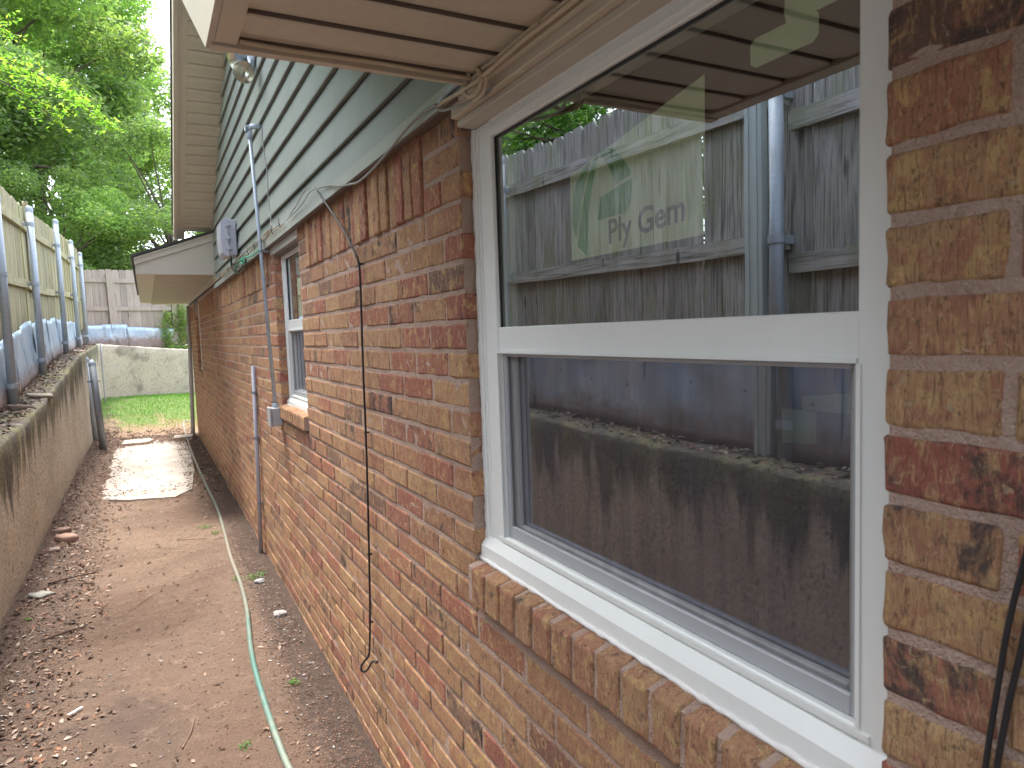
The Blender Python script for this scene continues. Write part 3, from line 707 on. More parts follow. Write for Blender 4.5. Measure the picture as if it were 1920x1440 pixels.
# ---- windows
def window(y0, y1, z0, z1, xf, iy0, iy1, up_, lo_, screen=True, detail=True):
    """frame outer y0..y1,z0..z1, front at xf; opening iy0..iy1; up_=(z0,z1) lo_=(z0,z1)"""
    mb = MB(); D2 = .06; B = .0025
    mb.box(xf, xf+D2, y0, iy0, z0, z1, bev=B); mb.box(xf, xf+D2, iy1, y1, z0, z1, bev=B)
    mb.box(xf+.001, xf+D2, iy0-.001, iy1+.001, up_[1], z1-.001, bev=B); mb.box(xf+.0015, xf+D2, iy0-.001, iy1+.001, z0+.001, lo_[0], bev=B)
    mb.box(xf+.004, xf+D2, iy0-.001, iy1+.001, lo_[1], up_[0], bev=B)
    # raised outer flange and inner bead
    mb.box(xf-.006, xf+.002, y1-.016, y1, z0, z1, bev=B); mb.box(xf-.003, xf+.001, y1-.034, y1-.029, z0+.03, z1-.03)
    mb.box(xf-.003, xf+.003, iy0, iy1, up_[1]+.016, up_[1]+.019); mb.box(xf-.003, xf+.003, iy0, iy1, z1-.012, z1-.002)
    # sloping sill nose
    mb.prism([(xf-.002, lo_[0]-.018), (xf-.020, lo_[0]-.040), (xf-.022, z0-.012), (xf+.02, z0-.012), (xf+.02, lo_[0]-.018)], 1, y0, y1)
    mb.box(xf-.004, xf+.002, iy0-.02, iy1+.02, lo_[0]-.012, lo_[0]-.003)
    # thin bead round lower opening
    for (a, b, c_, d) in ((iy0-.006, iy0, lo_[0], lo_[1]), (iy1, iy1+.006, lo_[0], lo_[1]), (iy0, iy1, lo_[1], lo_[1]+.006)): mb.box(xf-.003, xf+.004, a, b, c_, d)
    wn = mb.build('window', M['vinyl'], house)
    for (zz, mat, xg) in ((up_, M['glass'], xf+.016), (lo_, M['glass2'], xf+.040)):
        mb = MB(); mb.add([(xg, iy0-.004, zz[0]-.003), (xg, iy1+.05, zz[0]-.003), (xg, iy1+.05, zz[1]+.03), (xg, iy0-.004, zz[1]+.03)], [(0, 1, 2, 3)]); mb.build('glass_pane', mat, wn)
    # dark glazing gasket + green-edged spacer
    mb = MB(); g_ = .0025
    for (a, b, c_, d) in ((iy0, iy0+g_, *up_), (iy1-g_, iy1, *up_), (iy0+g_, iy1-g_, up_[1]-g_, up_[1])): mb.box(xf+.010, xf+.0155, a, b, c_, d)
    mb.build('gasket', M['black'], wn)
    # lower sash behind the screen
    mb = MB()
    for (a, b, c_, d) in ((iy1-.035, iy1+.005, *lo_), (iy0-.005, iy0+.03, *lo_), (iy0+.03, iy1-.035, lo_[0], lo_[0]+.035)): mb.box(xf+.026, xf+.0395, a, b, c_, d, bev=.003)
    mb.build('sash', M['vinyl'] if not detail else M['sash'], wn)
    if screen:
        mb = MB(); s = .016
        for (a, b, c_, d) in ((iy0+.001, iy0+s, lo_[0]+.001, lo_[1]-.001), (iy1-s, iy1-.001, lo_[0]+.001, lo_[1]-.001), (iy0+s, iy1-s, lo_[1]-.008, lo_[1]-.001), (iy0+s, iy1-s, lo_[0]+.001, lo_[0]+.03)):
            mb.box(xf+.012, xf+.022, a, b, c_, d, bev=.002)
        mb.build('screen_frame', M['screenframe'], wn)
        mb = MB(); mb.add([(xf+.018, iy0+s, lo_[0]+.02), (xf+.018, iy1-s, lo_[0]+.02), (xf+.018, iy1-s, lo_[1]-.006), (xf+.018, iy0+s, lo_[1]-.006)], [(0, 1, 2, 3)]); mb.build('insect_screen', M['screen'], wn)
    mb = MB(); xc = xf-.001
    def bead(p0, p1, r_=.005):
        n = int((Vector(p1)-Vector(p0)).length/.012); pts = []
        for q in range(n+1):
            p = Vector(p0).lerp(Vector(p1), q/n); s = noise.noise(p*40); p += Vector((s*.002, s*.003, noise.noise(p*33+Vector((9, 0, 0)))*.003)); pts.append(p)
        mb.tube(pts, [max(.002, r_*(1+.6*noise.noise(p*55))) for p in pts], 6)
    bead((xc, y1, z0), (xc, y1, z1)); bead((xf-.022, y0, z0-.012), (xf-.022, y1, z0-.012), .006); bead((xc, y0, z0), (xc, y0, z1))
    tag(mb.build('caulk_bead', M['caulk'], wn, True))
    # dark room behind
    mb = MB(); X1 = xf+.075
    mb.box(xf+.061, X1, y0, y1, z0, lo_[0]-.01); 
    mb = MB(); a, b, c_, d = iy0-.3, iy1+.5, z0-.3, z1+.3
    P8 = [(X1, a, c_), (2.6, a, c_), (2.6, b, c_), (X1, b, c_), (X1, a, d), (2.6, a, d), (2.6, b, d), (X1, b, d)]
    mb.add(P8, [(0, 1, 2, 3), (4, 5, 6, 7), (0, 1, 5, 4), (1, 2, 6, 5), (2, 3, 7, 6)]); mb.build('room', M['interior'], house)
    return wn
W1 = window(.482, 1.597, -.575, .506, .757, .538, 1.500, (.009, .463), (-.512, -.054))
W2 = window(3.665, 4.425, -.40, .54, .772, 3.72, 4.36, (.11, .48), (-.345, .045), detail=False)
W3 = window(11.21, 12.09, -.43, .60, .775, 11.28, 12.02, (.12, .55), (-.38, .07), detail=False)
mb = MB(); mb.box(.715, .79, 3.64, 4.5, .515, .56); mb.build('window_head', M['vinyl'], house)

# ---- siding
LP = .146; zb = .565; k = 0
def far_lim(z): return min(7.93, 7.9-(z-1.2)/.53)
def near_lim(z): return max(1.1, 1.51+(z-.62)/.6)
while zb+k*LP < 2.75:
    z0_ = zb+k*LP; z1_ = z0_+LP+.006; ya, yb = near_lim(z0_), far_lim(z0_); ya2, yb2 = near_lim(z1_), far_lim(z1_)
    if yb-ya < .1: break
    mb = MB(); xb, xt, dp = .686, .708, .022
    n = 10; vs = []
    for i in range(n+1):
        t = i/n; y_ = ya+(yb-ya)*t; y2 = ya2+(max(yb2, ya2+.02)-ya2)*t; wob = .0015*noise.noise(Vector((y_*2, k, 0)))
        ym = y_+(y2-y_)*.93; zm_ = z0_+(z1_-z0_)*.93; vs += [(xb+wob+.002, y_, z0_), (xb+wob, y_, z0_+.005), (xt-.003, ym, zm_), (xt, y2, z1_-.008), (xt+.004, y2, z1_), (xb+.028, y_, z0_+.010), (xb+.005, y_, z0_+.010), (xb+.0045, y_, z0_)]
    fs = [(i*8+j, (i+1)*8+j, (i+1)*8+(j+1) % 8, i*8+(j+1) % 8) for i in range(n) for j in range(8)] + [(7, 6, 5, 4, 3, 2, 1, 0), tuple(n*8+q for q in range(8))]
    mb.add(vs, fs); mb.build('siding_board', M['siding'], house); k += 1
mb = MB(); mb.prism([(1.0, .50), (8.0, .50), (8.0, 1.16), (5.1, 2.80), (1.51, .62), (1.0, .6)], 0, .728, .80); mb.build('sheathing', M['trimdark'], house)
mb = MB(); mb.box(.676, .690, 1.46, 7.95, .578, .592); mb.prism([(.676, .550), (.690, .550), (.690, .5785), (.676, .5785)], 1, 1.46, 7.95); mb.build('siding_trim', M['trimsage'], house)
mb = MB(); mb.box(.6905, .727, 1.46, 7.95, .552, .5595); mb.box(.680, .6895, 1.46, 7.95, .5455, .5495); mb.build('drip_trim', M['trimdark'], house)
# ---- near eave
ZS = .555; XE = .148
shade_strips = MB()  # dark strips laid in the panel grooves, standing in for groove shade and dirt
def sofpanel(x0, x1, y0, y1, z, parent=house, name='soffit_panel', mat='soffit', grv=.006):
    mb = MB(); w_ = y1-y0
    gp = .003 if y1 < 3 else .007; prof = [(y0+gp, z+.03), (y0+gp, z+.002), (y0+gp+.004, z), (y1-.045, z+.0005), (y1-.012, z+.006), (y1, z+.010), (y1, z+.03)]
    mb.prism([p for p in prof], 0, x0, x1); shade_strips.box(x0, x1, y0-.0005, y0+gp+.0005, z+.0025, z+.012) if y1 < 3 else shade_strips.box(x0, x1, y0-.001, y0+gp+.001, z+.001, z+.012); return mb.build(name, M[mat], parent)
y = 1.405; i = 0
while y > -2.0:
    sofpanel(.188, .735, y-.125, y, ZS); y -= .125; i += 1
mb = MB(); mb.box(.19, .735, -2, 1.40, ZS+.031, ZS+.04); mb.build('soffit_backing', M['trimdark'], house)
mb = MB(); mb.prism([(-3, ZS-.004), (1.445, ZS-.004), (1.955, .855), (2.02, .98), (-3, .98)], 0, XE-.012, XE); mb.build('fascia', M['fascia'], house)
mb = MB(); mb.box(XE+.0005, .187, -3, 1.405, ZS-.006, ZS+.004); mb.build('soffit_lip', M['beige'], house)
mb = MB(); mb.prism([(XE-.004, 1.412), (.672, 1.420), (.672, 1.430), (XE-.004, 1.438)], 2, ZS-.010, ZS+.006)
mb.build('eave_end_trim', M['beige'], house)
mb = MB(); mb.box(.19, .672, 1.4055, 1.4115, ZS+.003, ZS+.012); mb.build('end_channel', M['trimdark'], house)
mb = MB(); mb.prism([(XE+.004, ZS+.02), (.76, ZS+.02), (.76, 1.15), (XE-.004, .98)], 1, 1.433, 1.44); mb.build('eave_end_cap', M['beige'], house)
# frieze over the window
mb = MB(); mb.box(.690, .762, -2, 1.575, .516, .556, bev=.002); mb.box(.676, .6895, -2, 1.50, .535, .556, bev=.003); mb.build('frieze_board', M['beige'], house)
mb = MB(); mb.box(.708, .7565, -2, 1.58, .500, .5155, bev=.002); mb.build('frieze_trim', M['fascia'], house)
# ---- roofs
def slab(name, quad, th=.03, mat='shingle'):
    mb = MB(); q = [Vector(p) for p in quad]; n = (q[1]-q[0]).cross(q[3]-q[0]).normalized()
    if n.z < 0: n = -n
    mb.add(q+[p+n*th for p in q], [(0, 1, 2, 3), (4, 5, 6, 7), (0, 1, 5, 4), (1, 2, 6, 5), (2, 3, 7, 6), (3, 0, 4, 7)]); return mb.build(name, M[mat], house)
slab('roof', [(.125, -3, .985), (.125, 2.15, .985), (7, 2.15, 3.4), (7, -3, 3.4)])
XR = .333
def rz(y): return 1.2+.53*(7.9-y)
pk = 5.02
slab('roof', [(XR-.012, 8.16, rz(8.16)+.16), (XR-.012, pk, rz(pk)+.16), (7, pk, rz(pk)+.16), (7, 8.16, rz(8.16)+.16)])
slab('roof', [(XR-.012, pk, rz(pk)+.16), (XR-.012, 2.0, .95), (7, 2.0, .95), (7, pk, rz(pk)+.16)])
# rake fascia: stepped strips
def rake(name, x0, x1, dz0, dz1, mat, ya=8.12, yb=pk):
    mb = MB(); mb.prism([(ya, rz(ya)+dz0), (ya, rz(ya)+dz1), (yb, rz(yb)+dz1), (yb, rz(yb)+dz0)], 0, x0, x1); mb.build(name, M[mat], house)
rake('rake_fascia', XR, XR+.03, -.012, .155, 'beige'); rake('rake_fascia', XR+.0305, XR+.052, -.006, .03, 'fascia'); rake('rake_fascia', XR+.0525, XR+.10, -.001, .02, 'beige')
mb = MB(); mb.prism([(pk, rz(pk)), (pk, rz(pk)+.15), (2.0, .93), (2.0, .80)], 0, XR, XR+.03); mb.build('rake_fascia', M['beige'], house)
sl = math.atan(.53); 
yy = 8.0
while yy > pk+.05:
    y2 = yy-.114; mb = MB()
    def pz(y_, o): return rz(y_)+o
    prof = [(yy-.005, pz(yy-.005, .03)), (yy-.005, pz(yy-.005, 0)), (y2+.032, pz(y2+.032, 0)), (y2+.014, pz(y2+.014, .006)), (y2+.006, pz(y2+.006, .012)), (y2+.006, pz(y2+.006, .03))]
    mb.prism(prof, 0, XR+.1005, .727); shade_strips.prism([(yy+.0015, pz(yy, .003)), (yy-.0055, pz(yy, .005)), (yy-.0055, pz(yy, .012)), (yy+.0015, pz(yy, .012))], 0, XR+.101, .7265); mb.build('soffit_panel', M['soffit'], house); yy = y2
# ---- far eave box
YB0, YB1, ZB, XB = 7.95, 14.2, .70, -.045
mb = MB(); mb.prism([(XB+.003, .84), (XB+.02, ZB), (.125, ZB-.002), (.726, ZB-.002), (.726, 1.115), (XB+.003, .858)], 1, YB0, YB0+.02); mb.build('eave_end_cap', M['fascia'], house)
mb = MB(); mb.prism([(XB-.006, .865), (XB-.006, .79), (XB+.03, .805), (.728, 1.06), (.728, 1.142)], 1, YB0-.016, YB0-.001); mb.build('rake_board', M['fascia'], house)
mb = MB(); mb.prism([(XB-.008, .862), (XB-.008, .843), (.728, 1.122), (.728, 1.142)], 1, YB0-.026, YB0-.0165); mb.build('rake_trim', M['fascia'], house)
mb = MB(); mb.box(XB, XB+.02, YB0+.021, YB1-1.0, ZB, .86); mb.build('fascia', M['fascia'], house)
mb = MB(); mb.box(XB+.0205, .126, YB0+.0205, YB1-.6, ZB-.004, ZB+.01); mb.build('soffit_lip', M['beige'], house)
yy = YB0+.021
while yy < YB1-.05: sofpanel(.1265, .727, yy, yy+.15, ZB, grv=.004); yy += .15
tag(shade_strips.build('joint_shade', M['trimdark'], house), kind='stuff')
slab('roof', [(XB-.03, YB0-.04, .866), (XB-.03, YB1, .866), (7, YB1, 3.33), (7, YB0-.04, 3.33)], .022)
mb = MB(); mb.box(.69, .712, 7.955, 13.5, .655, .698); mb.build('frieze_board', M['beige'], house)
mb = MB(); mb.box(.728, .80, 7.96, 13.49, .60, .72); mb.build('wall_plate', M['trimdark'], house)
# house body (far end wall, rear)
mb = MB(); mb.box(.7265, 7, 13.4955, 13.7, -1.9, .75); mb.build('end_wall', M['mortar'], house)
mb = MB(); mb.box(6.8, 7, -3, 13.49, -1.9, 3.3); mb.box(.81, 6.79, -3, -2.9, -1.9, 3.3); mb.build('rear_wall', M['mortar'], house)

# ================================================================== STICKERS
def poly_at(x, pts, mat_i, mb): mb.add([(x, p[0], p[1]) for p in pts], [tuple(range(len(pts)))], mat_i)
XG = .757+.016
st = empty('window_sticker', (XG+.01, 1.0, .25), 'large pale green sticker with leaf logo and Ply Gem lettering on the upper pane', 'sticker')
xs_ = XG+.007
mb = MB(); mb.prism([(1.196, .138), (.815, .139), (.812, .380), (1.194, .309)], 0, xs_, xs_+.0004); mb.build('backing', M['labelgreen'], st)
def S(px, py):   # sticker design coordinates -> y,z
    return (1.196-.382*px, .139+.17*py+(.0*px))
# leaf drawn as rising green blades
xl = xs_-.0006; blades = [
    [(.02, .55), (.06, 1.02), (.16, 1.17), (.26, 1.22), (.13, .86), (.06, .30)],
    [(.07, .24), (.15, .86), (.30, 1.28), (.38, 1.34), (.24, .84), (.15, .10)],
    [(.25, .60), (.31, .96), (.50, .98), (.50, .56), (.25, .44)],
    [(.40, 1.30), (.50, 1.22), (.55, 1.04), (.43, .98)]]
mb = MB()
blades = [
    [(1.190, .215), (1.184, .262), (1.168, .293), (1.142, .312), (1.121, .321), (1.150, .262), (1.163, .222), (1.176, .178)],
    [(1.172, .165), (1.157, .230), (1.131, .286), (1.109, .321), (1.093, .328), (1.118, .268), (1.130, .225), (1.141, .142)],
    [(1.100, .205), (1.090, .246), (.995, .262), (.998, .222), (1.013, .205)],
    [(1.090, .328), (1.062, .332), (1.040, .322), (1.015, .298), (.997, .276), (.998, .268), (1.040, .262), (1.049, .278), (1.064, .300)]]
for b_ in blades: mb.prism(b_, 0, xl, xl+.0003)
mb.build('logo', M['logogreen'], st)
def text_mesh(name, body, y_start, z_base, size, shear, parent, mat, slope, bold=.006):
    cu = bpy.data.curves.new(name, 'FONT'); cu.body = body; cu.size = size; cu.offset = bold; cu.extrude = 0
    o = bpy.data.objects.new('tmp', cu); col.objects.link(o); dg = bpy.context.evaluated_depsgraph_get(); me = bpy.data.meshes.new_from_object(o.evaluated_get(dg))
    mb = MB(); vs = [(xl, y_start-v.co.x, z_base+v.co.y+slope*v.co.x) for v in me.vertices]; mb.add(vs, [tuple(p.vertices) for p in me.polygons]); bpy.data.objects.remove(o)
    return mb.build(name, mat, parent)
text_mesh('lettering', 'Ply Gem', 1.070, .156, .062, 0, st, M['logotext'], .06, .0012)
st2 = None
def sticker2(xg, pts1, pts2, label):
    mb = MB(); mb.prism(pts1, 0, xg, xg+.0004); mb.prism(pts2, 0, xg+.0005, xg+.0009); return tag(mb.build('window_sticker', M['labelgreen']), label, 'sticker')
sticker2(XG+.007, [(.712, .395), (.722, .388), (.722, .362), (.712, .355), (.618, .355), (.610, .362), (.610, .388), (.618, .395)], [(.660, .392), (.664, .41), (.660, .455), (.577, .455), (.577, .40), (.585, .392)], 'small torn green sticker at the top right of the upper pane')
sticker2(.757+.040+.006, [(.690, -.125), (.690, -.175), (.632, -.170), (.632, -.125)], [(.655, -.105), (.655, -.124), (.560, -.124), (.560, -.095)], 'small pale green sticker behind the insect screen of the lower pane')

# ================================================================== THINGS ON THE WALL
def cable(name, pts, r_, mat, label, n=8, smooth=6, cat='cable', group=None):
    mb = MB(); mb.tube(pts, r_, n, smooth=smooth); o = mb.build(name, mat, None, True); tag(o, label, cat, group); return o
# black coax drop with clips and loop
cb = empty('black_cable', (.69, 2.5, .3), 'black cable hanging down the brickwork and ending in a small loop', 'cable')
mb = MB(); mb.tube([(.668, 2.925, .604), (.672, 2.86, .56), (.688, 2.62, .40), (.694, 2.505, .305), (.699, 2.482, .27), (.702, 2.48, .2), (.702, 2.50, -.10), (.704, 2.52, -.4), (.704, 2.545, -.7), (.703, 2.575, -1.0), (.700, 2.60, -1.20), (.695, 2.61, -1.262), (.680, 2.62, -1.285), (.668, 2.63, -1.31), (.672, 2.63, -1.33), (.688, 2.62, -1.325), (.698, 2.60, -1.295), (.700, 2.57, -1.270), (.700, 2.52, -1.255), (.699, 2.50, -1.24)], .0042, 8, smooth=5)
mb.build('cable_run', M['black'], cb, True)
for (y_, z_) in ((2.481, .26), (2.512, -.36), (2.56, -.84), (2.59, -1.12)):
    mb = MB(); mb.box(.702, .716, y_-.006, y_+.006, z_-.003, z_+.003, bev=.001); mb.tube([(.7025, y_, z_-.004), (.7025, y_, z_+.004)], .0056, 8); mb.build('cable_clip', M['black'], cb)
cable('grey_cable', [(.668, 2.92, .612), (.668, 2.72, .585), (.662, 2.53, .545), (.660, 2.35, .517), (.658, 2.266, .509), (.656, 2.093, .514), (.660, 1.926, .538), (.664, 1.80, .558), (.668, 1.70, .566), (.672, 1.62, .562)], .0038, M['cable'], 'thin grey cable sagging along the siding edge above the soldier bricks')
cable('grey_cable', [(.672, 1.62, .560), (.668, 1.60, .545), (.662, 1.553, .528), (.660, 1.46, .510), (.664, 1.38, .500), (.676, 1.345, .505), (.684, 1.33, .52)], .0036, M['cable'], 'short dark cable loop tucked under the siding corner beside the window head')
cable('beige_cable', [(.674, 1.62, .556), (.668, 1.55, .551), (.662, 1.476, .540), (.655, 1.389, .530), (.652, 1.323, .526), (.652, 1.249, .529), (.652, 1.16, .533), (.655, 1.091, .535), (.658, 1.003, .536), (.660, .9, .538), (.662, .6, .54), (.662, .2, .541)], .0048, M['beigecable'], 'beige cable running from the siding corner up along the frieze over the big window')
cable('beige_cable', [(.19, 1.385, .548), (.30, 1.388, .547), (.45, 1.386, .548), (.565, 1.388, .547), (.64, 1.392, .548), (.664, 1.395, .549), (.664, 1.375, .549), (.66, 1.33, .548), (.658, 1.27, .545), (.655, 1.2, .543), (.656, 1.1, .545), (.66, 1.0, .547), (.66, .2, .549)], .0042, M['beigecable'], 'beige cable lying across the end of the near soffit')
cable('beige_cable', [(.662, 1.40, .565), (.660, 1.42, .548), (.658, 1.42, .528), (.656, 1.395, .510), (.654, 1.36, .503), (.652, 1.33, .508), (.650, 1.318, .52), (.652, 1.33, .540), (.656, 1.35, .557), (.66, 1.33, .566)], .0052, M['beigecable'], 'coiled loop of beige cable at the soffit corner')
cable('beige_cable', [(.655, 1.305, .528), (.652, 1.300, .515), (.652, 1.305, .503), (.655, 1.325, .494), (.66, 1.37, .497), (.668, 1.42, .503)], .0036, M['beigecable'], 'short beige wire hooking down from the coiled cable')
cable('steel_bracket', [(.672, 1.60, .562), (.669, 1.55, .566), (.668, 1.50, .568), (.67, 1.44, .568)], .007, M['galv'], 'grey metal bracket tube at the end of the siding trim', cat='bracket')
cable('thin_wire', [(.668, 4.21, 1.20), (.666, 4.20, 1.10), (.676, 4.18, .94), (.672, 4.17, .80), (.672, 4.13, .70), (.666, 4.08, .625), (.662, 4.03, .607)], .0034, M['cable'], 'thin wire standing up against the siding right of the steel conduit', cat='wire')
cable('thin_wire', [(.66, 2.92, .614), (.658, 3.03, .634), (.66, 3.16, .640), (.662, 3.33, .62), (.664, 3.52, .60)], .0024, M['cable'], 'thin wire arching from the cable hook along the lower siding', cat='wire')
cable('thin_wire', [(.66, 2.93, .61), (.662, 3.06, .62), (.662, 3.22, .60), (.665, 3.40, .595), (.664, 3.62, .592)], .0024, M['cable'], 'lower of the two thin wires leaving the cable hook', cat='wire')
bd = empty('cable_bundle', (.66, 6, .6), 'tangled bundle of grey cables along the bottom edge of the siding', 'cable bundle')
for q in range(5):
    pts = [(.664-.003*q+.008*noise.noise(Vector((y_*2, q, 0))), y_, .588+.012*q*.5+.022*noise.noise(Vector((y_*1.9, q*3, 5)))) for y_ in np.arange(3.7+.1*q, 7.0, .12)]
    mb = MB(); mb.tube(pts, .0035, 6, smooth=2); mb.build('cable_run', M['cable'] if q % 2 else M['beigecable'], bd, True)
for q in range(2):
    pts = [(.684-.006*q, y_, .628-.012*q+.006*noise.noise(Vector((y_, q*3, 5)))+.004*(y_-7)) for y_ in np.arange(6.9, 13.4, .3)]
    mb = MB(); mb.tube(pts, .006, 6, smooth=2); mb.build('cable_run', M['beigecable'], bd, True)
for q, y_ in enumerate((3.75, 4.0, 4.7, 5.0, 5.4, 6.3, 7.0)):
    mb = MB(); mb.tube([(.655, y_, .575), (.650, y_+.01, .60), (.655, y_+.03, .625)], .003, 5); mb.build('cable_tie', M['black'], bd)
cable('green_wire', [(.655, 4.52, .552), (.650, 4.75, .545), (.648, 5.0, .56), (.648, 5.2, .575), (.65, 5.35, .572), (.65, 5.33, .548), (.65, 5.22, .548), (.65, 5.27, .575), (.65, 5.45, .585), (.65, 5.6, .57), (.652, 5.72, .555), (.654, 5.78, .53), (.654, 5.72, .51)], .0055, M['green'], 'green ground wire curling below the grey utility box', cat='wire')
cable('black_cable_loop', [(.645, 5.95, .665), (.643, 5.95, .60), (.645, 5.82, .545), (.65, 5.62, .508), (.653, 5.40, .50), (.655, 5.22, .515), (.655, 5.15, .55), (.66, 5.2, .58)], .0055, M['black'], 'long black cable loop hanging from the grey utility box')
cable('black_cable_loop', [(.645, 5.93, .665), (.644, 5.9, .61), (.65, 5.72, .57), (.655, 5.5, .54), (.657, 5.38, .535), (.657, 5.33, .56), (.66, 5.34, .585)], .005, M['black'], 'shorter black cable loop tucked inside the long one')
# near right loose cables
cable('black_rope', [(.712, .268, .16), (.711, 0.3070, -0.1077), (.711, 0.3232, -0.1831), (.711, 0.3436, -0.2855), (.711, 0.3539, -0.3652), (.711, 0.3620, -0.4363), (.711, 0.3641, -0.4740), (.711, 0.3598, -0.4869), (.711, 0.3560, -0.4762), (.711, 0.3512, -0.4309), (.711, 0.3431, -0.3717), (.711, 0.3350, -0.3232), (.711, 0.3232, -0.2478), (.711, 0.3070, -0.1724), (.712, .262, .14)], .0030, M['black'], 'black cord looping against the bricks right of the big window', smooth=5)
# conduit + elbow + junction box
cn = empty('steel_conduit', (.66, 4.46, .4), 'long thin steel conduit standing off the siding down to the grey junction box', 'conduit')
mb = MB(); mb.tube([(.633, 4.46, 1.24), (.655, 4.455, .55), (.682, 4.45, -.40)], .0108, 12); mb.build('pipe', M['galv'], cn, True)
mb = MB(); mb.lathe([(.013, -.03), (.0155, -.028), (.0155, .01), (.014, .02), (.017, .024), (.017, .035), (.001, .037)], Matrix.Translation((.633, 4.46, 1.235)), 14); mb.tube([(.630, 4.46, 1.262), (.650, 4.45, 1.275), (.695, 4.43, 1.272)], [.016, .016, .015], 12); mb.box(.608, .634, 4.445, 4.475, 1.24, 1.28, bev=.004); mb.build('elbow', M['galv'], cn, True)
for z_, x_ in ((.60, .653), (.535, .656)):
    mb = MB(); mb.lathe([(.013, -.008), (.0155, -.007), (.0155, .007), (.013, .008)], Matrix.Translation((x_, 4.456, z_)), 12); mb.box(x_+.01, .70, 4.44, 4.475, z_-.007, z_+.007); mb.build('pipe_strap', M['galv'] if z_ > .55 else M['darkiron'], cn)
jb = empty('junction_box', (.68, 4.45, -.47), 'small grey weatherproof junction box at the foot of the conduit', 'junction box')
mb = MB(); mb.box(.652, .716, 4.405, 4.495, -.535, -.425, bev=.004); mb.build('box_body', M['boxgrey'], jb)
mb = MB(); mb.box(.640, .6515, 4.398, 4.502, -.54, -.42, bev=.003); mb.build('box_cover', M['boxgrey'], jb)
mb = MB(); mb.lathe([(.019, -.02), (.019, .012), (.015, .022)], Matrix.Translation((.683, 4.45, -.418)), 12); mb.build('conduit_fitting', M['galv'], jb)
for z_ in (-.45, -.50): mb = MB(); mb.tube([(.645, 4.505, z_-.012), (.645, 4.505, z_+.012)], .006, 8); mb.build('hinge', M['boxgrey'], jb)
pv = empty('pvc_pipe', (.69, 5.55, -.9), 'short grey plastic pipe strapped upright from the soil to mid wall', 'pipe')
mb = MB(); mb.tube([(.703, 5.50, -.20), (.698, 5.57, -1.0), (.690, 5.63, -1.68)], .0155, 12); mb.build('pipe', M['plastic'], pv, True)
for (y_, z_) in ((5.515, -.40), (5.545, -.75), (5.595, -1.27)):
    mb = MB(); mb.lathe([(.017, -.009), (.0195, -.008), (.0195, .008), (.017, .009)], Matrix.Translation((.699, y_, z_)), 12); mb.box(.698, .718, y_-.035, y_+.035, z_-.007, z_+.007); mb.build('pipe_strap', M['darkiron'], pv)
# utility enclosure
ue = empty('utility_box', (.65, 6.0, .8), 'grey plastic utility enclosure with latch tabs fixed to the siding', 'utility box')
mb = MB(); mb.box(.615, .685, 5.84, 6.14, .665, .945, bev=.008); mb.build('base', M['plastic'], ue)
mb = MB(); mb.prism([(.6145, .66), (.6145, .95), (.592, .948), (.572, .925), (.566, .80), (.574, .69), (.590, .665)], 1, 5.83, 6.15); mb.box(.609, .621, 5.824, 5.83, .655, .955); mb.build('cover', M['plastic'], ue)
for z_ in (.90, .80, .72):
    mb = MB(); mb.box(.600, .632, 5.815, 5.825, z_-.016, z_+.016, bev=.003); mb.box(.62, .645, 5.808, 5.818, z_-.008, z_+.002, bev=.002); mb.build('latch', M['plastic'], ue)
# floodlight
fl_ = empty('floodlight', (.69, 4.5, 1.68), 'twin outdoor floodlight with two clear reflector bulbs below the gable', 'floodlight')
mb = MB(); mb.lathe([(.001, 0), (.06, .001), (.06, .012), (.045, .03), (.03, .034), (.001, .035)], Matrix.Translation((.692, 4.50, 1.69)) @ Matrix.Rotation(R(-90), 4, 'Y'), 20); mb.build('mounting_plate', M['galv'], fl_, True)
def par(c, d, nm):
    d = Vector(d).normalized(); Mx = Matrix.Translation(c) @ d.to_track_quat('Z', 'Y').to_matrix().to_4x4()
    h = empty('lamp_head', Vector(c)-wloc(fl_)); h.parent = fl_
    mb = MB(); mb.lathe([(.020, -.115), (.026, -.11), (.026, -.06), (.03, -.055), (.05, -.02), (.060, -.002), (.062, .004)], Mx, 24); mb.build('lamp_body', M['galv'], h, True)
    mb = MB(); mb.lathe([(.060, .003), (.056, -.004), (.042, -.028), (.02, -.045), (.001, -.05)], Mx, 24); mb.build('reflector', M['chrome'], h, True)
    mb = MB(); mb.lathe([(.0625, .001), (.0625, .007), (.058, .009), (.045, .012), (.02, .015), (.0005, .0155)], Mx, 28); mb.build('lens', m_lens, h, True)
    return Mx @ Vector((0, 0, -.11))
m_lens = m_glass('lamp_lens', .05, (.92, .93, .86), (1, 1, 1), 0)
p1 = par((.602, 4.30, 1.535), (-.45, -.80, -.42), 0); p2 = par((.585, 4.60, 1.70), (-.75, -.15, -.35), 1)
mb = MB()
for p in (p1, p2): mb.tube([p, p+(Vector((.66, 4.5, 1.69))-p)*.5+Vector((.01, 0, .01)), (.665, 4.50, 1.69)], [.020, .017, .014], 10)
mb.build('swivel_arm', M['galv'], fl_, True)
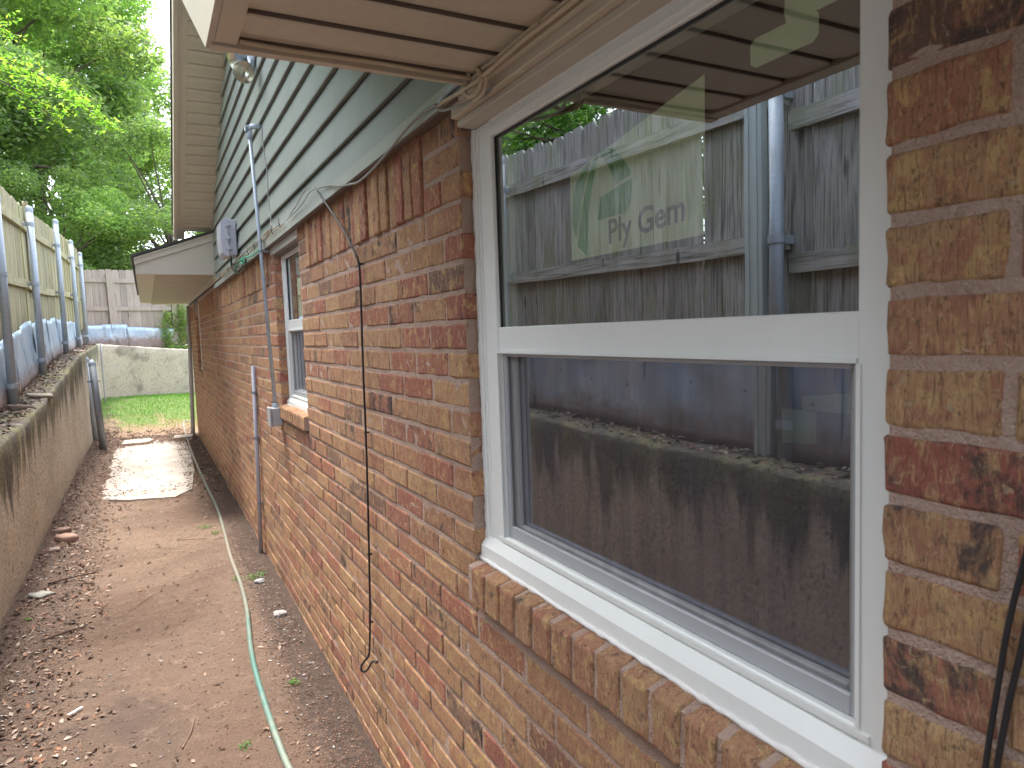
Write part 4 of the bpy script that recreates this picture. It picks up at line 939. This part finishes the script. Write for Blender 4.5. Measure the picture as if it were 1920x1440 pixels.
# downspout/pole at the far corner, corner rod, old gate posts
dsx = empty('corner_pole', (.6, 13.2, -1.6), 'slim brown-grey pole leaning at the far corner of the brick wall', 'pole')
mb = MB(); mb.tube([(.620, 13.15, -1.66), (.672, 13.45, -.4), (.71, 13.6, .64)], .034, 10); mb.build('pole_body', M['boxgrey'], dsx, True)
cable('white_rod', [(-.80, 15.95, .03), (-.795, 15.9, -.6), (-.79, 15.8, -1.25)], .017, M['boxgrey'], 'thin pale plastic tube standing in the corner where the two retaining walls meet', smooth=2, cat='tube')
for (x0, y0, x1, z1, r_, mt, lb) in ((-.835, 12.95, -.865, -.235, .042, 'galv', 'left of two short old gate posts, pointed galvanised tube against the retaining wall'), (-.70, 12.15, -.745, -.27, .050, 'darkiron', 'right of two short old gate posts, dark rusted pipe with chain-link roll')):
    gp = empty('gate_post', (x0, y0, -1.6), lb, 'gate post', 'old gate posts by the retaining wall')
    mb = MB(); mb.tube([(x0+.02, y0, -1.66), (x1, y0+.1, z1)], r_, 12); mb.build('pipe', M[mt], gp, True)
    mb = MB(); mb.lathe([(r_+.004, -.05), (r_+.004, 0), (r_*.6, .03), (.002, .06)], Matrix.Translation((x1, y0+.1, z1)), 12); mb.build('post_cap', M['galv'], gp, True)
    mb = MB(); mb.lathe([(r_+.002, -.015), (r_+.009, -.012), (r_+.009, .012), (r_+.002, .015)], Matrix.Translation((x1+.003, y0+.09, z1-.28)), 12); mb.box(x1-r_-.04, x1+r_+.04, y0+.08, y0+.1, z1-.288, z1-.272); mb.build('post_clamp', M['darkiron'], gp)

# ================================================================== HOSE
th = NT('hose'); yy_ = th.xyz(); nf = th.noise(th.P(), 3, 3)
hf = th.math('ADD', th.math('MULTIPLY', th.math('SUBTRACT', nf, .5), .16), th.math('DIVIDE', yy_[1], 14.))
th.base(th.ramp(hf, [(.18, (.22, .25, .21)), (.215, (.20, .24, .20)), (.232, (.085, .19, .165)), (.27, (.10, .19, .16)), (.30, (.20, .22, .18)), (.40, (.26, .23, .19)), (.55, (.15, .19, .15)), (.8, (.34, .30, .26))])); th.rough(.45)
hp = [(.66, 14.2), (.56, 14.35), (.515, 14.1), (.507, 12.96), (.492, 11.2), (.49, 10.11), (.498, 8.62), (.512, 7.41), (.493, 6.51), (.461, 5.57), (.456, 4.91), (.434, 4.39), (.392, 3.90), (.372, 3.56), (.369, 3.16), (.375, 2.79), (.390, 2.5), (.41, 2.0), (.42, 1.0), (.42, -1.)]
mb = MB(); mb.tube([(x, y, gz(x, y)+.012) for x, y in hp], .0135, 10, smooth=8); tag(mb.build('garden_hose', th.mat, None, True), 'faded green garden hose lying along the path beside the house', 'hose')

# ================================================================== LITTER, STONES, WEEDS
def leafcards(name, P, size, cols, mat, flat=.35, curl=.25, label=None, cat=None, kind=None, parent=None, asp=.5, z_up=1.0):
    n = len(P); P = np.asarray(P); a = rng.uniform(0, 2*np.pi, n); nv = np.c_[rng.normal(0, flat, n), rng.normal(0, flat, n), np.full(n, z_up)] if flat < 5 else rng.normal(0, 1, (n, 3))
    nv /= np.linalg.norm(nv, axis=1, keepdims=True)
    t0 = np.c_[np.cos(a), np.sin(a), np.zeros(n)]; u = t0-nv*(t0*nv).sum(1, keepdims=True); u /= np.linalg.norm(u, axis=1, keepdims=True)+1e-9; v = np.cross(nv, u)
    s = np.asarray(size)[:, None]
    # six-vertex folded leaf: two quads sharing the midrib
    b0 = P-u*s; b1 = P+u*s; mid = P+u*s*.05
    l = mid+v*s*asp+nv*s*curl; r_ = mid-v*s*asp+nv*s*curl; V = np.stack([b0, l, b1, r_], 1).reshape(-1, 3)
    i = np.arange(n)[:, None]*4; Fq = (i+np.array([[0, 3, 2, 1]]))
    Ft = np.concatenate([i+np.array([[0, 2, 1]]), i+np.array([[0, 3, 2]])])
    C = np.repeat(np.asarray(cols), 4, 0)
    o = bulk(name, V, Ft, mat, parent, C, k=3); tag(o, label, cat, None, kind); return o
def pick(cols, n, var=.25):
    c = np.array(cols)[rng.integers(0, len(cols), n)]; return c*rng.uniform(1-var, 1+var, (n, 1))
BR = [(.20, .12, .08), (.30, .19, .13), (.17, .11, .08), (.38, .28, .21), (.11, .07, .05), (.28, .14, .08), (.42, .34, .27), (.09, .06, .045)]
pts = []
for _ in range(24000):
    x = random.uniform(-.85, .68); y = random.uniform(2.0, 14) if random.random() < .75 else random.uniform(12.2, 14)
    dens = max(0, min(1, (-.22-x)/.4)) + .035 + (.35 if (7.8 < y < 8.6) else 0) + (.9 if (x > .30 and y > 8.2) else 0) + (.9 if 12.3 < y < 13.9 else 0)
    if random.random() < dens*(1.5 if fbm(x*5, y*3, 2) > 0 else .5): pts.append((x, y, max(gz(x, y), -1.600 if (8.2 < y < 12.7 and -.6 < x < .45) else -9)+.006))
pts = np.array(pts); leafcards('leaf_litter', pts, rng.uniform(.006, .022, len(pts)), pick(BR, len(pts)), M['litter'], .42, .2, kind='stuff')
pts = np.array([(x, y, wt(y)+.006) for x, y in [(random.uniform(-1.13, -.90), random.uniform(-.5, 16.5)) for _ in range(3500)]])
leafcards('ledge_litter', pts, rng.uniform(.010, .026, len(pts)), pick(BR, len(pts)), M['litter'], .3, .2, kind='stuff')
# small debris: crumbs, pebbles
def pebbles(name, P, size, cols):
    n = len(P); base = np.array([(1, 0, 0), (0, 1, 0), (-1, 0, 0), (0, -1, 0), (0, 0, .6), (0, 0, -.6)]); f = np.array([(0, 1, 4), (1, 2, 4), (2, 3, 4), (3, 0, 4), (1, 0, 5), (2, 1, 5), (3, 2, 5), (0, 3, 5)])
    a = rng.uniform(0, 6.28, n); ca, sa = np.cos(a), np.sin(a); jit = rng.uniform(.6, 1.3, (n, 6, 1)); b = base[None]*jit
    X = b[..., 0]*ca[:, None]-b[..., 1]*sa[:, None]; Y = b[..., 0]*sa[:, None]+b[..., 1]*ca[:, None]
    V = np.stack([X, Y, b[..., 2]], -1)*np.asarray(size)[:, None, None]+np.asarray(P)[:, None, :]
    Ft = (np.arange(n)[:, None, None]*6+f[None]).reshape(-1, 3); o = bulk(name, V.reshape(-1, 3), Ft, M['litter'], None, np.repeat(cols, 6, 0), k=3); tag(o, kind='stuff'); return o
n = 30000; P = []
while len(P) < n:
    y = 2.0+7*random.random()**1.8; x = random.uniform(-.84, .70)
    dn = .10+.7*max(0, min(1, (x-.40)/.1))+.5*max(0, min(1, (-.4-x)/.2))
    if random.random() < dn: P.append((x, y, gz(x, y)+.0005))
pebbles('soil_crumbs', P, rng.uniform(.0015, .006, n), pick([(.16, .09, .06), (.24, .14, .09), (.10, .06, .05), (.30, .18, .12)], n))
P = []
for _ in range(220):
    y = random.gauss(4.3, .9); x = random.uniform(.44, .68); P.append((x, y, gz(x, y)+.003))
for _ in range(160): x, y = random.uniform(-.8, .6), random.uniform(2.2, 8); P.append((x, y, gz(x, y)+.003))
for _ in range(260): x, y = random.uniform(-.83, -.5), random.uniform(3, 9); P.append((x, y, gz(x, y)+.004))
pebbles('gravel', P, rng.uniform(.004, .010, len(P)), pick([(.50, .46, .42), (.60, .56, .52), (.36, .33, .33), (.42, .30, .22)], len(P)))
# chunks
def stone(name, x, y, sx, sy, sz, c, label, rot=0, z=None):
    vs, fs = lattice(sy, sz, sx, 3, 2, 3, .01, .008, x*31+y); mb = MB(); z = gz(x, y) if z is None else z
    Mx = Matrix.Translation((x, y, z-.01)) @ Matrix.Rotation(rot, 4, 'Z') @ Matrix.Rotation(.12, 4, 'Y')
    mb.add([Mx @ Vector((p[0]-sx/2, p[1]-sy/2, p[2])) for p in vs], fs+[], 0, c); return tag(mb.build(name, M['litter'], None, True), label, 'stone')
stone('stone', -.700, 6.75, .13, .16, .055, (.40, .25, .19), 'flat reddish stone at the foot of the retaining wall, largest in the rubble', .4)
stone('stone', -.76, 7.0, .10, .12, .05, (.30, .2, .16), 'brown stone wedged behind the flat reddish one at the wall foot', 1.1)
stone('stone', -.755, 6.45, .07, .08, .03, (.36, .27, .22), 'small tan stone just in front of the flat reddish one', .2)
stone('stone', -.72, 5.35, .10, .12, .03, (.34, .33, .29), 'grey flat stone near the wall with pale chips around it', .8)
stone('stone', .60, 4.25, .06, .07, .035, (.36, .33, .31), 'grey stone lying in the dark soil beside the brick wall', .3)
stone('stone', .575, 4.9, .05, .06, .03, (.38, .38, .38), 'pale grey stone among the weeds beside the brick wall', .9)
stone('stone', -.95, 8.05, .20, .24, .035, (.33, .28, .22), 'flat grey stone lying on the wall ledge near the second post', .2, wt(8.05))
stone('stone', -1.02, 7.3, .16, .14, .06, (.22, .16, .13), 'dark chunk lying on the wall ledge at the foot of the nearest post', .5, wt(7.3)-.01)
stone('stone', -.98, 13.3, .16, .3, .03, (.45, .38, .3), 'pale slab piece lying on the ledge towards the far corner', .1, wt(13.3))
def twig(pts, r_, c, label):
    mb = MB(); mb.tube([(x, y, gz(x, y)+.006+dz) for x, y, dz in pts], [r_, r_*.8, r_*.4], 5, 0, c, smooth=3)
    n_ = len(mb.v); mb.c = [c]*n_; return tag(mb.build('twig', M['litter']), label, 'twig')
twig([(-.70, 5.55, 0), (-.55, 5.6, .01), (-.42, 5.75, 0)], .007, (.13, .08, .06), 'dark twig lying across the rubble near the wall foot')
twig([(-.62, 4.55, 0), (-.52, 4.58, .008), (-.42, 4.66, 0)], .008, (.15, .09, .07), 'short dark twig left of the bare path centre')
twig([(-.20, 4.75, 0), (-.12, 4.9, .003), (-.05, 5.0, 0)], .0028, (.2, .12, .08), 'thin curved twig in the middle of the path')
twig([(.02, 3.05, 0), (.06, 3.16, .003), (.08, 3.27, 0)], .003, (.26, .17, .12), 'thin pale twig in the foreground dirt')
twig([(.12, 6.3, 0), (.24, 6.15, .01), (.34, 6.2, 0)], .003, (.16, .1, .07), 'thin dark twig pointing at the hose')
mb = MB(); Mx = Matrix.Translation((-.392, 3.58, gz(-.39, 3.58)+.008)) @ Matrix.Rotation(.75, 4, 'Z'); mb.box(-.035, .035, -.006, .006, -.002, .003, 0, None, Mx); tag(mb.build('plastic_strip', m_flat('white_plastic', (.8, .8, .78)), None), 'small white plastic strip lying in the foreground dirt', 'litter')
def weed(x, y, s, label, n=26):
    P = []; 
    for _ in range(n):
        a = random.uniform(0, 6.28); r_ = s*random.random()**.6; P.append((x+r_*math.cos(a), y+r_*math.sin(a), gz(x, y)+.004+random.random()*s*.45))
    o = leafcards('weed', P, rng.uniform(.006, .012, n), pick([(.12, .26, .06), (.18, .34, .09), (.10, .20, .05)], n), M['leaf'], .5, .15, asp=.42); return tag(o, label, 'weed', 'small weeds in the bare soil')
weed(.55, 5.0, .06, 'wide low weed between the hose and the wall, amid pale chips', 60); weed(.61, 5.05, .045, 'weed closest to the brick wall beside the pale chips', 30)
weed(.44, 5.0, .035, 'small weed touching the left side of the hose at its bend', 40); weed(.42, 6.35, .035, 'small weed left of the hose halfway along the path', 30)
weed(.52, 3.35, .03, 'bright weed in the dark soil right of the green stretch of hose', 30); weed(.25, 2.95, .03, 'weed sprig left of the hose end in the foreground', 22)
weed(.40, 2.55, .035, 'weed sprouting right beside the nearest end of the hose', 26); weed(.35, 6.6, .06, 'mossy low weed patch on the path left of the hose', 60)
weed(-.74, 4.95, .025, 'tiny weed in the litter close to the retaining wall', 14); weed(.60, 9.6, .07, 'weed clump in the dark litter beside the far brick wall', 50); weed(.5, 9.2, .05, 'small weed beside the hose on the dark litter strip', 30)
weed(-.35, 9.3, .07, 'yellowish weed tuft on the worn slab edge', 40)
mo = leafcards('moss_patch', [(random.gauss(-.99, .03), random.gauss(5.15, .09), wt(5.15)+.012+random.random()*.01) for _ in range(300)], rng.uniform(.004, .009, 300), pick([(.45, .38, .05), (.35, .33, .06)], 300), M['litter'], .6, .2)
tag(mo, 'yellow moss cushion on top of the near retaining wall', 'moss')

# grass
n = 42000; X = rng.uniform(-.86, 4.5, n); Y = 13.9+rng.uniform(0, 1, n)**1.0*5.2
keep = np.array([(fbm(x*1.1, y*1.1, 3) + (y-14.1)*.5 + .12*x > rng.uniform(-.5, .55)) and (x < .9 or True) for x, y in zip(X, Y)]); X, Y = X[keep], Y[keep]; n = len(X)
Zg = np.array([g(x, y)+.01*fbm(x*2.2, y*2.2) for x, y in zip(X, Y)]); h = rng.uniform(.02, .06, n); a = rng.uniform(0, 6.28, n); w_ = .006
dx, dy = np.cos(a)*w_, np.sin(a)*w_; tx, ty = rng.normal(0, .02, n), rng.normal(0, .02, n)
V = np.stack([np.c_[X-dx, Y-dy, Zg], np.c_[X+dx, Y+dy, Zg], np.c_[X+tx, Y+ty, Zg+h]], 1).reshape(-1, 3)
C = pick([(.13, .34, .05), (.18, .42, .07), (.22, .40, .09), (.30, .42, .10)], n); dry = (Y < 14.9)[:, None]*rng.uniform(0, .7, (n, 1)); C = C*(1-dry)+np.array([.36, .33, .14])*dry
tag(bulk('grass', V, np.arange(3*n).reshape(-1, 3), M['grassb'], None, np.repeat(C, 3, 0), k=3), kind='stuff')

# ================================================================== TREES
def cloud(cl, n, size, cols, name, parent, flat=.9, asp=.45, bias=.35):
    """leaves spread through clumps cl = [(x,y,z,r)]"""
    cl = np.array(cl); wgt = cl[:, 3]**2; idx = rng.choice(len(cl), n, p=wgt/wgt.sum()); c = cl[idx]
    d = rng.normal(0, 1, (n, 3)); d /= np.linalg.norm(d, axis=1, keepdims=True); rr = c[:, 3:4]*(rng.uniform(0, 1, (n, 1))**.4); P = c[:, :3]+d*rr*np.array([1, 1, .72])
    cshift = np.random.default_rng(5).uniform(.75, 1.45, len(cl))[idx][:, None]
    C = pick(cols, n, .3)*cshift
    o = leafcards(name, P, rng.uniform(.7, 1.25, n)*size, C, M['leaf'], flat, .12, parent=parent, asp=asp); o['kind'] = 'stuff'; return o
G_D = [(.05, .11, .03), (.07, .14, .035), (.06, .12, .045)]; G_M = [(.23, .32, .155), (.27, .37, .17), (.23, .32, .18)]; G_L = [(.29, .40, .17), (.35, .46, .19), (.26, .36, .17), (.42, .50, .21)]  # mid and light greens are greyed, putting haze into the leaf colour
def tree(name, x, y, h, r, lab, cols, nl, size, z0=0, nclump=34, low=.2, seed=0, crx=1.0):
    rs = random.Random(seed); t = empty(name, (x, y, z0), lab, 'tree'); mb = MB()
    tp = Vector((x+rs.uniform(-.3, .3), y, z0+h*.62)); mb.tube([(x, y, z0-.3), (x+rs.uniform(-.1, .1), y, z0+h*.3), tp], [r*.06, r*.045, r*.02], 9, smooth=3)
    cl = []
    for k in range(nclump):
        a = rs.uniform(0, 6.28); e = rs.uniform(low, 1.0); rad = r*math.sqrt(max(.05, 1-((e-.55)/.5)**2))*rs.uniform(.45, 1); c = Vector((x+rad*math.cos(a)*crx, y+rad*math.sin(a), z0+h*e)); cl.append((*c, r*rs.uniform(.20, .34)))
        if k % 2 == 0:
            s = Vector((x, y, z0+h*rs.uniform(.25, .55))); mb.tube([s, s.lerp(c, .5)+Vector((0, 0, .1*r)), c], [r*.017, r*.010, r*.003], 6, smooth=2)
    mb.build('trunk', M['bark'], t, True); cloud(cl, nl, size, cols, 'crown', t); return t
tree('oak_tree', -5.0, 27, 17, 5.2, 'tall broad tree filling the sky behind the far fence', G_M+G_L, 110000, .105, 0, 60, .12, 1)
tree('oak_tree', -3.4, 33, 17, 4.8, 'tall airy tree at the edge of the white sky beyond the roof', G_L+G_M, 95000, .115, 0, 54, .08, 2)
tree('dark_tree', -8.5, 21, 15, 4.8, 'darker tree standing behind the picket fence on the left', G_D+G_M, 60000, .09, 0, 46, .1, 3)
tree('leafy_tree', -4.3, 12.8, 8.2, 2.6, 'nearest leafy tree rising over the middle of the picket fence', G_M+G_L, 80000, .052, 0, 44, .12, 4)
tree('evergreen_shrub', -3.6, 6.2, 4.2, 2.0, 'dark shrub behind the grey pickets, mirrored in the window', G_D, 30000, .045, -.3, 36, .1, 5)
tree('evergreen_shrub', -4.0, 1.5, 3.4, 2.0, 'dark shrub behind the pickets nearest the camera', G_D, 12000, .05, -.3, 30, .1, 6)
tree('evergreen_shrub', -3.8, 9.4, 4.6, 1.8, 'mid-height shrub between the dark shrub and the leafy tree', G_D+G_M, 22000, .05, -.3, 34, .1, 16)
tree('leafy_shrub', -1.9, 21.8, 4.3, 1.9, 'bright green shrub just above the far left fence corner', G_L, 26000, .055, 0, 36, .1, 7, 1.1)
tree('leafy_shrub', .9, 23.5, 6.2, 2.5, 'green shrub behind the board fence left of the eave box', G_M+G_L, 40000, .06, 0, 44, .08, 8, 1.1)
tree('dark_tree', 3.6, 28, 7.5, 2.6, 'dark tree showing through the gap beside the far eave', G_D+G_M, 12000, .09, 0, 30, .1, 9)
tree('oak_tree', -2.6, 40, 15, 5.5, 'hazy round tree furthest back between the two tall trees', G_M+G_L, 50000, .13, 0, 50, .03, 14)
tree('leafy_shrub', -4.2, 23, 6.5, 2.4, 'tall bright shrub behind the left end of the board fence', G_L+G_M, 45000, .055, 0, 40, .05, 15)
tree('oak_tree', -13, 34, 19, 6.5, 'broad tree far off to the left', G_M, 22000, .18, 0, 40, .08, 10)
tree('oak_tree', 7, 42, 13, 5.5, 'distant tree beyond the end of the house', G_M, 14000, .2, 0, 36, .08, 11)
# spray of an elm branch reaching over the fence
br = empty('elm_branch', (-2.2, 6.4, 2.4), 'light green compound-leaf branch arching over the picket fence', 'branch')
mb = MB(); P = []; paths = [[(-2.4, 6.2, 2.05), (-1.5, 6.1, 2.18), (-.75, 6.0, 2.02), (-.35, 6.0, 1.80), (-.10, 6.0, 1.60)], [(-2.4, 6.2, 1.9), (-1.3, 6.0, 1.98), (-.8, 5.9, 1.85), (-.45, 5.9, 1.60)], [(-2.3, 6.4, 2.3), (-1.4, 6.3, 2.55), (-.95, 6.2, 2.45), (-.70, 6.2, 2.25)], [(-1.5, 6.1, 2.18), (-1.0, 6.3, 2.15), (-.6, 6.4, 2.05), (-.3, 6.5, 1.95)], [(-2.2, 6.2, 2.6), (-1.3, 6.1, 2.95), (-.95, 6.0, 2.85)]]
for pth in paths:
    mb.tube(pth, [.012, .007, .003], 6, smooth=6)
    tmp = MB(); tmp.tube(pth, .001, 3, smooth=14); pv_ = [Vector(tmp.v[i]) for i in range(0, len(tmp.v), 3)]
    for q, c_ in enumerate(pv_):
        if c_.x < -1.6: continue
        for s_ in range(3):
            d = Vector((random.uniform(-1, 1), random.uniform(-1, 1), random.uniform(-.9, .4))).normalized(); L = random.uniform(.07, .17)
            for k in range(7): P.append(c_+d*L*(k+1)/7+Vector((random.uniform(-.012, .012), random.uniform(-.012, .012), random.uniform(-.012, .012))))
mb.build('twig', M['bark'], br, True); leafcards('foliage', [tuple(p) for p in P], rng.uniform(.013, .024, len(P)), pick([(.22, .42, .07), (.30, .50, .10), (.18, .34, .08), (.42, .50, .10)], len(P)), M['leaf'], .7, .1, parent=br, asp=.36)['kind'] = 'stuff'
# creeper on the far fence
cp = empty('creeper', (.6, 19.2, 0), 'bright green creeper climbing the far board fence beside a pale post', 'creeper')
mb = MB(); pts1 = [(.50, 18.62, -.15), (.55, 18.66, .3), (.60, 18.72, .7), (.62, 18.76, .95)]; mb.tube(pts1, .012, 6, smooth=3); mb.build('stem', M['bark'], cp, True)
P = [(random.gauss(.47, .07), 18.55+random.uniform(-.08, .05), random.uniform(-.15, .75)) for _ in range(420)]+[(random.gauss(.80, .13), 18.72+random.uniform(-.08, .05), random.gauss(.45, .28)) for _ in range(650)]+[(random.uniform(.45, 1.3), 18.4+random.uniform(-.1, .1), -.16+random.random()*.08) for _ in range(260)]
leafcards('foliage', P, rng.uniform(.03, .055, len(P)), pick(G_L, len(P)), M['leaf'], .9, .1, parent=cp, asp=.4)['kind'] = 'stuff'
